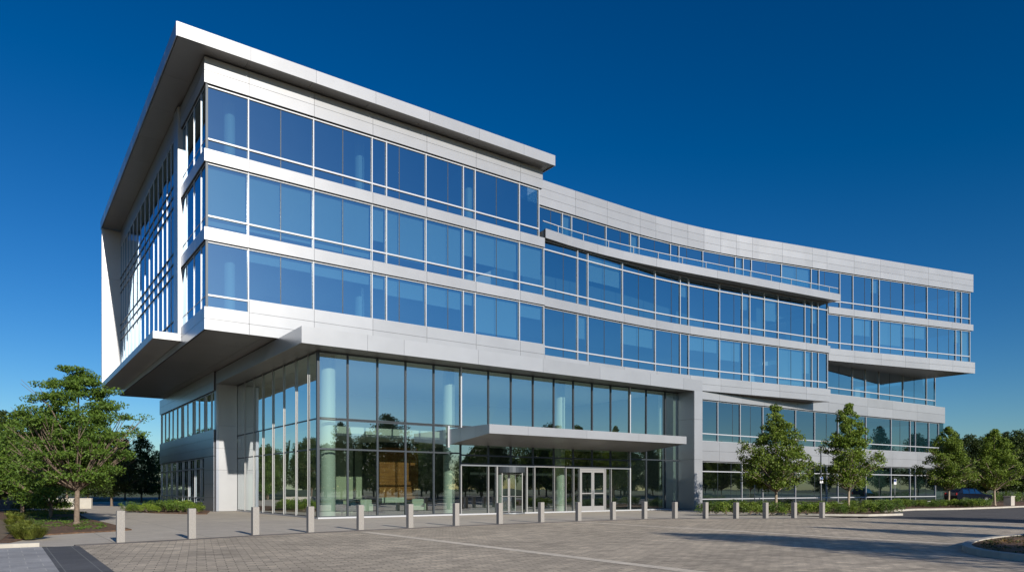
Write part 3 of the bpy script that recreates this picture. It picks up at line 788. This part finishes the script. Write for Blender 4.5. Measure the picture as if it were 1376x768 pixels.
def leaf_obj(name, V, tot, m, parent=None):
    me = bpy.data.meshes.new(name); me.vertices.add(len(V)); me.vertices.foreach_set('co', V.ravel().astype(np.float32))
    me.loops.add(4 * tot); me.loops.foreach_set('vertex_index', np.arange(4 * tot, dtype=np.int32))
    me.polygons.add(tot); me.polygons.foreach_set('loop_start', np.arange(0, 4 * tot, 4, dtype=np.int32))
    me.materials.append(MATS[m]); me.update(calc_edges=True); me.validate()
    o = bpy.data.objects.new(name, me); COL.objects.link(o)
    if parent is not None: o.parent = parent
    return o
def make_tree(H, Rc, base, prof, ncl, nleaf, size, m, bark, tr, seed, cr=.45, flat=.55, spread=.0, forks=0, kind='tree', limbs=34):
    """tree of height H: trunk with limbs reaching its leaf clumps"""
    rg = random.Random(seed); t = empty(kind, (0, 0, 0)); mb = MB()
    cs = []; rs = []; n = []
    lob = [rg.uniform(.68, 1.18) for _ in range(9)]
    while len(cs) < ncl:
        k = rg.random(); rad = Rc * prof(k)
        a = rg.uniform(0, 2 * math.pi); q = rg.random() ** .55
        lobe = lob[(int(a / (2 * math.pi) * 9) + int(k * 5) * 4) % 9] * rg.uniform(.82, 1.15)
        if rg.random() > prof(k) + .15: continue
        rr = rad * q * lobe; z = base + (H - base) * k + spread * rr * .25 - spread * .1
        cs.append((math.cos(a) * rr, math.sin(a) * rr, z)); rs.append(cr * rg.uniform(.6, 1.25) * (.65 + .5 * prof(k))); n.append(int(nleaf * rg.uniform(.6, 1.3)))
    # stem
    pts = [(0, 0, 0)]; top = base + (H - base) * .88; x = y = 0
    for k in range(1, 7):
        x += rg.uniform(-.05, .05); y += rg.uniform(-.05, .05); pts.append((x, y, top * k / 6))
    def rad_at(z): return max(.012, tr * (1 - z / (H * 1.02)) ** .8)
    mb.tube((0, 0, 0), (0, 0, .12), tr * 1.5, tr * 1.05, 10)
    for p, q in zip(pts, pts[1:]): mb.tube(p, q, rad_at(p[2]), rad_at(q[2]), 10, cap=False)
    o = mb.build('trunk', bark, t, smooth=True)
    lb = MB()
    for c in sorted(cs, key=lambda c: -math.hypot(c[0], c[1]))[:limbs]:
        hr = math.hypot(c[0], c[1]); z0 = max(base * (.8 if forks == 0 else .92), min(c[2] - hr * (.75 if forks == 0 else 1.7), top * .95))
        f = z0 / top * 6; i = min(5, int(f)); s = Vector(pts[i]).lerp(Vector(pts[i + 1]), f - i)
        e = Vector(c); m1 = s.lerp(e, .45) + Vector((rg.uniform(-.1, .1), rg.uniform(-.1, .1), -hr * .06 if spread else .0))
        m1.z += hr * .05
        r0 = min(rad_at(z0) * .55, .022 + hr * .018); lb.tube(s, m1, r0, r0 * .65, 6, cap=False); lb.tube(m1, e, r0 * .65, .008, 6, cap=False)
        for _ in range(2):
            e2 = e + Vector((rg.uniform(-.5, .5), rg.uniform(-.5, .5), rg.uniform(-.1, .4))); lb.tube(m1.lerp(e, .5), e2, r0 * .35, .006, 5, cap=False)
    lb.build('limbs', bark, o, smooth=True)
    V, tot = leaves(cs, rs, n, size, seed, flat)
    leaf_obj('crown', V, tot, m, t)
    return t
pyr = lambda k: (1 - k) ** .72 * min(1, .5 + k * 2.4) * 1.12 + .03
oval = lambda k: max(.05, math.sin(math.pi * min(1, max(0, .14 + .84 * k))) ** .6)
vase = lambda k: (.80 + .7 * k if k < .3 else 1.01 * (1 - ((k - .3) / .75) ** 1.7)) + .04
# big tree on the left
T = make_tree(7.1, 2.6, 1.65, vase, 330, 135, .062, 'leaf', 'bark', .12, 3, cr=.50, flat=.36, spread=.9, forks=1, kind='shade_tree', limbs=42)
x, y = gp(103, 705); T.location = (x, y, .05); T.rotation_euler[2] = .6
tag(T, 'spreading green shade tree with forked pale trunk at the left edge of the walk', 'tree')
# street trees right of the entrance
S = make_tree(7.0, 2.7, 1.65, pyr, 240, 95, .078, 'leaf_bright', 'bark_pale', .10, 11, cr=.42, flat=.7, kind='street_tree')
x, y = gp(1043, 689.5); S.location = (x, y, .1)
tag(S, 'young street tree with broad pointed crown in the hedge just right of the portal pier', 'tree', 'young street trees')
S2 = make_tree(7.35, 2.0, 1.7, pyr, 210, 90, .078, 'leaf_bright', 'bark_pale', .09, 23, cr=.38, flat=.7, kind='street_tree')
x, y = gp(1140, 688); S2.location = (x, y, .1)
tag(S2, 'slender tall street tree in the tip of the hedge bed, second right of the portal', 'tree', 'young street trees')
S3 = make_tree(6.9, 2.35, 1.7, pyr, 220, 95, .078, 'leaf_bright', 'bark_pale', .09, 51, cr=.42, flat=.7, kind='street_tree')
o = S3; o.location = (*gp(1274.6, 681), .1)
tag(o, 'street tree standing at the right end corner of the office building', 'tree', 'young street trees')
o = copy_tree(S3); o.location = (*gp(1337, 680), .1); o.rotation_euler[2] = 2.6; o.scale = (1.06, 1.06, 1.0)
tag(o, 'rightmost street tree, in front of the dark trees and the pale pillar', 'tree', 'young street trees')

# background trees
K1 = make_tree(9.5, 3.4, 1.6, oval, 210, 70, .13, 'leaf_dark', 'bark', .17, 31, cr=.85, flat=.75, kind='background_tree', limbs=20)
K2 = make_tree(8.5, 2.9, 1.2, lambda k: oval(k) * .95, 180, 70, .13, 'leaf', 'bark', .15, 37, cr=.8, flat=.75, kind='background_tree', limbs=20)
K3 = make_tree(10.5, 3.0, 1.6, pyr, 200, 70, .13, 'leaf_dark', 'bark', .15, 41, cr=.85, flat=.8, kind='background_tree', limbs=20)
used = {id(K1): 0, id(K2): 0, id(K3): 0}
def place(K, x, y, s, rz, label, group):
    o = K if not used[id(K)] else copy_tree(K)
    used[id(K)] = 1
    o.location = (x, y, 0); o.scale = (s, s, s); o.rotation_euler[2] = rz
    tag(o, label, 'tree', group)
LG = 'trees behind the left walk'
for i, (K, px, d, s, lb) in enumerate([
    (K2, 68, 40, .66, 'bushy green tree close behind the left shade tree, its trunk beside the shade tree trunk'),
    (K2, 30, 46, .78, 'bushy green tree above the low pale wall'),
    (K1, -4, 50, .74, 'tree cut by the left edge of the photo above the dark low wall'),
    (K1, 150, 66, .72, 'dark round tree between the shade tree and the gap of sky'),
    (K3, 190, 82, .75, 'dark pointed tree touching the lower left corner of the building'),
    (K2, 118, 74, .88, 'mid green tree seen through the shade tree crown'),
    (K1, 60, 80, .95, 'tall dark tree far behind the low pale wall'),
    (K1, 8, 84, .9, 'far dark tree at the left behind the low walls'),
    (K3, 168, 98, .80, 'small far tree right of the shade tree'),
    (K2, 214, 100, .8, 'far tree mostly hidden by the lower left block'),
    (K1, 90, 105, 1.0, 'farthest tree of the left wood'),
    (K1, 36, 112, 1.05, 'far tree rising in the left wood above the pale wall'),
    (K2, 140, 118, 1.0, 'farthest tree under the sky gap')]):
    x, y = at_depth(px, d); place(K, x, y, s, i * 1.3, lb, LG)
RG = 'dark trees beyond the right end'
for i, (K, px, d, s, lb) in enumerate([
    (K1, 1302, 96, .92, 'dark tree right behind the corner street tree'),
    (K1, 1325, 104, .98, 'dark tree behind the two last street trees'),
    (K3, 1352, 100, .90, 'dark tree behind the rightmost street tree'),
    (K1, 1372, 92, .95, 'dark tree at the right edge above the pale pillar'),
    (K3, 1284, 108, .95, 'far dark tree in the gap beside the building end'),
    (K1, 1392, 104, 1.0, 'dark tree cut by the right edge of the photo'),
    (K1, 1340, 118, 1.1, 'farthest dark tree of the right wood'),
    (K1, 1264, 118, 1.0, 'far dark tree partly hidden by the building end')]):
    x, y = at_depth(px, d); place(K, x, y, s, i * 1.7 + .5, lb, RG)
# trees across the plaza behind the camera: they throw the long shadows and show in the glass
BG = 'trees across the plaza facing the entrance'
for i, (K, x, y, s) in enumerate([(K1, 10.6, -48.5, 1.0), (K3, 18.6, -48, .86), (K3, 25, -47.5, .9), (K1, 32.5, -50, 1.15), (K1, 44, -58, .9), (K2, 50, -70, 1.2), (K1, 58, -62, 1.0),
                                  (K1, 66, -74, 1.3), (K2, 75, -66, 1.1), (K1, 84, -76, 1.3), (K1, 95, -70, 1.1), (K2, 106, -80, 1.3), (K1, 118, -74, 1.2), (K3, 40, -50, .62), (K2, 52, -48, .6), (K1, 130, -82, 1.3), (K3, 64, -50, .65),
                                  (K1, 12, -92, 1.1), (K2, 0, -98, 1.1), (K1, -14, -100, 1.2), (K1, -28, -94, 1.2), (K1, -40, -30, 1.05), (K2, -46, -14, 1.1), (K1, -48, 2, 1.1), (K1, -46, 18, 1.0), (K2, -44, 32, 1.0), (K1, -52, -42, 1.2), (K1, -50, 46, 1.1),
                                  (K1, 46, -88, 1.3), (K1, 60, -92, 1.3), (K1, 76, -94, 1.3), (K1, 32, -90, 1.3), (K1, 92, -94, 1.3), (K1, 110, -98, 1.4)]):
    place(K, x, y, s, i * 2.1, 'leafy tree across the plaza, opposite the entrance front', BG)

rg = random.Random(99)
for i in range(24):
    place((K2, K1)[i % 3 == 0], 22 + i * 5.2 + rg.uniform(-1.5, 1.5), -72 - i * .5 + rg.uniform(-5, 5), rg.uniform(.8, 1.1) + .45 * (i > 9), i * 1.9, 'leafy tree across the plaza, opposite the entrance front', BG)
for i in range(9):
    place((K2, K1)[i % 2], -8 - i * 3.4 + rg.uniform(-1, 1), 58 + (i % 3) * 7 + rg.uniform(-2, 2), rg.uniform(.8, .95), i * 2.3, 'green tree of the row far behind the left walk', 'tree row far behind the left walk')
for i in range(84):
    a = 2 * math.pi * i / 84 + rg.uniform(-.03, .03); q = rg.uniform(118, 150); x, y = 20 + q * math.cos(a), -15 + q * math.sin(a)
    if y > 60 and 0 < x < 85: continue
    place((K1, K2, K3)[i % 3], x, y, rg.uniform(1.05, 1.5), i, 'tree of the distant wood ring round the site', 'trees of the distant wood')
# ------------------------------------------------------------------ shrubs, grasses, ground cover
def make_shrub(name, R0, H0, n, size, m, seed):
    rg = random.Random(seed); cs = []; rs = []; ns = []
    for _ in range(16):
        a = rg.uniform(0, 6.28); q = rg.random() ** .6 * R0; cs.append((math.cos(a) * q, math.sin(a) * q, H0 * rg.uniform(.3, .85))); rs.append(R0 * .42); ns.append(n // 16)
    t = empty(name, (0, 0, 0)); V, tot = leaves(cs, rs, ns, size, seed, .8); leaf_obj('foliage', V, tot, m, t)
    mb = MB()
    for c in cs[:7]: mb.tube((0, 0, 0), c, .012, .006, 5)
    mb.build('stem', 'bark', t); return t
sh = [make_shrub('shrub', .62, .75, 900, .045, 'leaf', 5), make_shrub('shrub', .55, .65, 900, .045, 'leaf_bright', 6)]
su = [0, 0]
def shrub(k, x, y, s, label, group, z=.08):
    o = sh[k] if not su[k] else copy_tree(sh[k]); su[k] = 1
    o.location = (x, y, z); o.scale = (s, s, s * random.uniform(.85, 1.1)); o.rotation_euler[2] = random.uniform(0, 6)
    tag(o, label, 'shrub', group)
hedge = []
for i in range(60):
    px = 950 + 250 * (i % 20) / 19 + random.uniform(-5, 5); yb = 690.5 - 3.4 * (i // 20) - random.uniform(0, 1) - (px > 1130) * 1.0
    hedge.append(gp(px, yb, .1))
for i in range(38): hedge.append(gp(1180 + 145 * i / 37, 680.4 + random.uniform(-1, 1), .1))
hedge.sort(key=lambda p: (p[0]))
for i, (x, y) in enumerate(hedge):
    shrub(i % 2, x, y, random.uniform(.65, 1.15), 'low leafy green shrub of the hedge right of the entrance', 'shrubs of the hedge right of the entrance')
for i in range(20):
    x, y = gp(174 + 92 * i / 19, 688.2 + 1.6 * i / 19 - random.uniform(0, 2.6)); shrub(i % 2, x, y, random.uniform(.65, 1.15) * (1.25 if i in (14, 15) else 1), 'leafy shrub at the foot of the lower left block', 'shrubs at the foot of the lower left block', .04)
for i in range(12):
    x, y = gp(28 + 60 * i / 11, 685.5 + random.uniform(-1, 1)); shrub(i % 2, x, y, random.uniform(.7, 1.0), 'small shrub before the low pale wall at the left', 'shrubs before the low pale wall', .04)
for i, (px, py) in enumerate([(1330, 676), (1345, 675), (1362, 676), (1376, 675), (1312, 675.5), (1296, 675.5)]):
    x, y = gp(px, py); shrub(0, x, y, 1.5, 'dark shrub beyond the right end of the building', 'shrubs beyond the right end of the building')

def make_grass(seed, H0=.33, n=500, r=.35, m='leaf_grass'):
    rg = np.random.default_rng(seed); V = []
    for _ in range(n):
        a = rg.uniform(0, 6.28); q = r * .35 * rg.random() ** .5; b = np.array([math.cos(a) * q, math.sin(a) * q, 0]); h = H0 * rg.uniform(.5, 1.1)
        a2 = a + rg.normal() * .6; o = np.array([math.cos(a2), math.sin(a2), 0]) * r * rg.uniform(.3, 1.1); w = np.array([-math.sin(a2), math.cos(a2), 0]) * .008
        V += [b - w, b + w, b + o * .55 + np.array([0, 0, h * .8]) + w, b + o * .55 + np.array([0, 0, h * .8]) - w,
              b + o * .55 + np.array([0, 0, h * .8]) - w, b + o * .55 + np.array([0, 0, h * .8]) + w, b + o + np.array([0, 0, h * .9]) + w * .2, b + o + np.array([0, 0, h * .9]) - w * .2]
    V = np.array(V); return leaf_obj('grass_clump', V, len(V) // 4, m)
G = make_grass(1)
gspots = [(14, 706), (24, 712), (34, 709), (22, 719), (32, 722), (44, 719), (28, 725), (40, 725.5), (50, 724), (16, 699), (26, 701), (34, 714)]
for i, (px, py) in enumerate(gspots):
    o = G if i == 0 else G.copy()
    if i: COL.objects.link(o)
    x, y = gp(px, py); o.location = (x, y, .05); o.rotation_euler[2] = i * 1.1; s = 1.15 if py > 716 else .95; o.scale = (s, s, s)
    tag(o, 'yellow green grass clump in the mulch at the lower left corner', 'plant', 'grass clumps at the lower left')
def cover(name, poly_pts, n, size, m, seed, z, h=.05, label=''):
    rg = random.Random(seed); P = [Vector(p) for p in poly_pts]; xs = [p.x for p in P]; ys = [p.y for p in P]; cs = []
    def inside(x, y):
        c = False; j = len(P) - 1
        for i in range(len(P)):
            if (P[i].y > y) != (P[j].y > y) and x < (P[j].x - P[i].x) * (y - P[i].y) / (P[j].y - P[i].y) + P[i].x: c = not c
            j = i
        return c
    while len(cs) < n:
        x = rg.uniform(min(xs), max(xs)); y = rg.uniform(min(ys), max(ys))
        if inside(x, y): cs.append((x, y, z + h))
    V, tot = leaves(cs, [.22] * n, [26] * n, size, seed, .25)
    o = leaf_obj(name, V, tot, m); tag(o, label, 'ground cover', kind='stuff')
cover('ground_cover', [gp(58, 716), gp(150, 711), gp(140, 704), gp(100, 697), gp(30, 690), gp(10, 692)], 130, .035, 'leaf', 3, .05, label='low patchy green ground cover over mulch round the left tree')
cover('ground_cover', [gp(8, 693), gp(60, 693), gp(120, 690), gp(90, 686.5), gp(10, 687)], 200, .045, 'leaf_grass', 4, .05, label='yellowish ground cover strip before the low walls')
il = [p + (Vector((20, -38)) - p).normalized() * .3 for p in isl]
cover('ground_cover', [tuple(p) for p in il], 900, .03, 'leaf_dry', 5, .12, .03, label='brown and green ground cover inside the kerbed island')
cover('ground_cover', [tuple(p) for p in il], 700, .028, 'leaf_dark', 6, .12, .03, label='green ground cover leaves inside the kerbed island')

# ------------------------------------------------------------------ low walls, pillar, signs, lamp post, car
def box_thing(name, A, B, th, h, m, label, cat):
    mb = MB(); mb.wall(A, B, 0, h, 0, th); mb.wall(A, B, h + .001, h + .06, .03, th + .06)
    o = mb.build(name, m); tag(o, label, cat); return o
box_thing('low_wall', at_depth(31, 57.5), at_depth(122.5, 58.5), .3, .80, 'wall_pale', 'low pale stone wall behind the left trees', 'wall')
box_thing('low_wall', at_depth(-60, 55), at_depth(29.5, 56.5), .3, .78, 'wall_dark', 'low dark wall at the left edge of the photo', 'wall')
x, y = gp(1356, 680); mb = MB(); mb.box(-.42, -.3, 0, .42, .3, .9); mb.box(-.46, -.34, .901, .46, .34, .98)
o = mb.build('stone_pillar', 'wall_pale', None, .01); o.location = (x, y, 0); tag(o, 'short pale stone pillar under the rightmost street tree', 'pillar')
def sign(px, d, h, label):
    x, y = at_depth(px, d); t = empty('parking_sign', (x, y, .08), R(-20)); tag(t, label, 'sign', 'parking signs before the ground floor windows')
    mb = MB(); mb.tube((0, 0, 0), (0, 0, h), .03, .03, 8); mb.build('pole', 'grey_metal', t)
    mb = MB(); mb.box(-.15, -.045, h - .55, .15, -.032, h); p = mb.build('sign_plate', 'sign_white', t, .01)
    mb = MB()                                   # wheelchair symbol on blue
    mb.box(-.11, -.05, h - .3, .11, -.046, h - .05, 0); mb.build('blue_field', 'sign_blue', p)
    mb = MB(); c = (0.0, h - .2)
    for k in range(10):
        t0, t1 = R(130 + 24 * k), R(130 + 24 * (k + 1))
        mb.tube((c[0] + .05 * math.cos(t0), -.052, c[1] + .05 * math.sin(t0)), (c[0] + .05 * math.cos(t1), -.052, c[1] + .05 * math.sin(t1)), .008, .008, 4)
    mb.tube((0, -.052, h - .16), (0, -.052, h - .1), .01, .01, 4); mb.tube((0, -.052, h - .16), (.045, -.052, h - .17), .008, .008, 4); mb.tube((.045, -.052, h - .17), (.07, -.052, h - .23), .008, .008, 4)
    mb.tube((0, -.058, h - .078), (0, -.052, h - .078), .016, .016, 8); mb.build('symbol', 'sign_white', p)
sign(1014, 56, 2.45, 'white parking sign on a thin pole just left of the first street tree')
sign(1103.5, 56, 2.55, 'white parking sign on a thin pole between the first two street trees')
sign(1202.5, 68, 2.5, 'white parking sign on a thin pole right of the slender street tree')
x, y = at_depth(1103, 61); t = empty('lamp_post', (x, y, .08)); tag(t, 'slim dark lamp post rising behind the middle parking sign', 'lamp post')
mb = MB(); mb.tube((0, 0, 0), (0, 0, 5.2), .075, .055, 10); mb.build('pole', 'dark_metal', t)
mb = MB(); mb.tube((0, 0, 0), (0, 0, .12), .14, .12, 12); mb.build('base', 'dark_metal', t)
mb = MB(); mb.tube((0, 0, 5.15), (0, 0, 5.22), .2, .24, 14); mb.build('lamp_head', 'grey_metal', t)

def car(loc, rz, label):
    t = empty('parked_car', (*loc, .09), rz); tag(t, label, 'car')
    prof = [(-2.3, .35), (2.25, .35), (2.35, .6), (2.28, .85), (1.2, 1.0), (.35, 1.55), (-1.5, 1.62), (-2.2, 1.15), (-2.35, .8)]
    bm = bmesh.new(); ws = {0: .82, 1: .82, 2: .86, 3: .88, 4: .86, 5: .66, 6: .66, 7: .82, 8: .88}
    a = [bm.verts.new((x, -ws[i], z)) for i, (x, z) in enumerate(prof)]; b = [bm.verts.new((x, ws[i], z)) for i, (x, z) in enumerate(prof)]
    bm.faces.new(a); bm.faces.new(b[::-1])
    for i in range(len(prof)): j = (i + 1) % len(prof); bm.faces.new((a[j], a[i], b[i], b[j]))
    bmesh.ops.recalc_face_normals(bm, faces=bm.faces); me = bpy.data.meshes.new('body'); bm.to_mesh(me); me.materials.append(MATS['car_paint'])
    o = bpy.data.objects.new('body', me); COL.objects.link(o); o.parent = t
    bv = o.modifiers.new('b', 'BEVEL'); bv.width = .08; bv.segments = 3
    for s in (-1, 1):
        for x0, x1 in ((-1.55, -.75), (-.7, .0), (.05, .75)):
            mb = MB(); y = lambda z: s * (.885 - (z - .95) * .34)
            zt = 1.5 if x1 < .3 else 1.12
            mb.quad((x0, y(1.02), 1.02), (x1, y(1.02), 1.02), (min(x1, .3) - .05, y(1.47), 1.47), (x0 + .08, y(1.47), 1.47)); mb.build('side_window', 'car_glass', t)
        for xw in (-1.45, 1.45):
            mb = MB(); mb.tube((xw, s * .68, .33), (xw, s * .9, .33), .33, .33, 24); w = mb.build('wheel', 'tyre', t)
            mb = MB(); mb.tube((xw, s * .9, .33), (xw, s * .915, .33), .2, .18, 18); mb.build('rim', 'rim', w)
        mb = MB(); mb.box(2.26, s * .6 - .18, .68, 2.36, s * .6 + .18, .84); mb.build('headlight', 'lamp_clear', t, .02)
        mb = MB(); mb.box(-2.36, s * .7 - .1, .85, -2.26, s * .7 + .1, 1.1); mb.build('tail_light', 'lamp_red', t, .02)
    mb = MB(); mb.quad((1.13, -.72, 1.06), (1.13, .72, 1.06), (.42, .6, 1.53), (.42, -.6, 1.53)); mb.build('windscreen', 'car_glass', t)
x, y = at_depth(1301, 76); car((x, y), R(-22), 'dark blue car parked behind the hedge at the right end of the building')

# ------------------------------------------------------------------ light, sky, camera
EL, AZ = 20.0, 2.6
W = bpy.data.worlds.new('World'); SC.world = W; W.use_nodes = True
nt = W.node_tree; nt.nodes.clear()
out = nt.nodes.new('ShaderNodeOutputWorld'); bg = nt.nodes.new('ShaderNodeBackground'); sk = nt.nodes.new('ShaderNodeTexSky')
sk.sky_type = 'NISHITA'; sk.sun_disc = False; sk.sun_elevation = R(EL); sk.sun_rotation = R(180 + AZ)
sk.air_density = 1.0; sk.dust_density = .35; sk.ozone_density = 3.0; sk.altitude = 200
hs = nt.nodes.new('ShaderNodeHueSaturation'); hs.inputs['Saturation'].default_value = 1.3; hs.inputs['Value'].default_value = 1.0
gm = nt.nodes.new('ShaderNodeGamma'); gm.inputs['Gamma'].default_value = 1.2
nt.links.new(sk.outputs[0], hs.inputs['Color']); 
wb = nt.nodes.new('ShaderNodeVectorMath'); wb.operation = 'MULTIPLY'; wb.inputs[1].default_value = (.62, .84, 1.08)      # polarised, cool sky
nt.links.new(hs.outputs[0], wb.inputs[0]); nt.links.new(wb.outputs[0], gm.inputs['Color']); 
sc2 = nt.nodes.new('ShaderNodeVectorMath'); sc2.operation = 'MULTIPLY'; sc2.inputs[1].default_value = (.92, .74, .64)

sb2 = nt.nodes.new('ShaderNodeVectorMath'); sb2.operation = 'SUBTRACT'; sb2.inputs[1].default_value = (.125, .0, .0)
mx2 = nt.nodes.new('ShaderNodeVectorMath'); mx2.operation = 'MAXIMUM'; mx2.inputs[1].default_value = (0, 0, 0)
nt.links.new(gm.outputs[0], sc2.inputs[0]); nt.links.new(sc2.outputs[0], sb2.inputs[0]); nt.links.new(sb2.outputs[0], mx2.inputs[0]); nt.links.new(mx2.outputs[0], bg.inputs[0]); nt.links.new(bg.outputs[0], out.inputs[0])
bg.inputs['Strength'].default_value = .09
sun = bpy.data.lights.new('sun', 'SUN'); sun.energy = 5.0; sun.angle = R(.5); sun.color = (1, .94, .85)
so = bpy.data.objects.new('sun', sun); COL.objects.link(so); so.rotation_euler = (R(90 - EL), 0, R(-AZ)); so.location = (0, -60, 60)

cam = bpy.data.cameras.new('camera'); co = bpy.data.objects.new('camera', cam); COL.objects.link(co)
co.location = CAM; co.rotation_euler = (R(90), 0, -math.atan2(Uc[1], Uc[0]))
cam.sensor_width = 36; cam.lens = 36 * F / 1376; cam.shift_y = (HY - 384) / 1376; cam.clip_end = 3000
SC.camera = co
SC.view_settings.view_transform = 'Standard'; SC.view_settings.look = 'None'; SC.view_settings.exposure = 0; SC.view_settings.gamma = 1
SC.cycles.max_bounces = 8; SC.cycles.transparent_max_bounces = 12; SC.cycles.caustics_reflective = False; SC.cycles.caustics_refractive = False
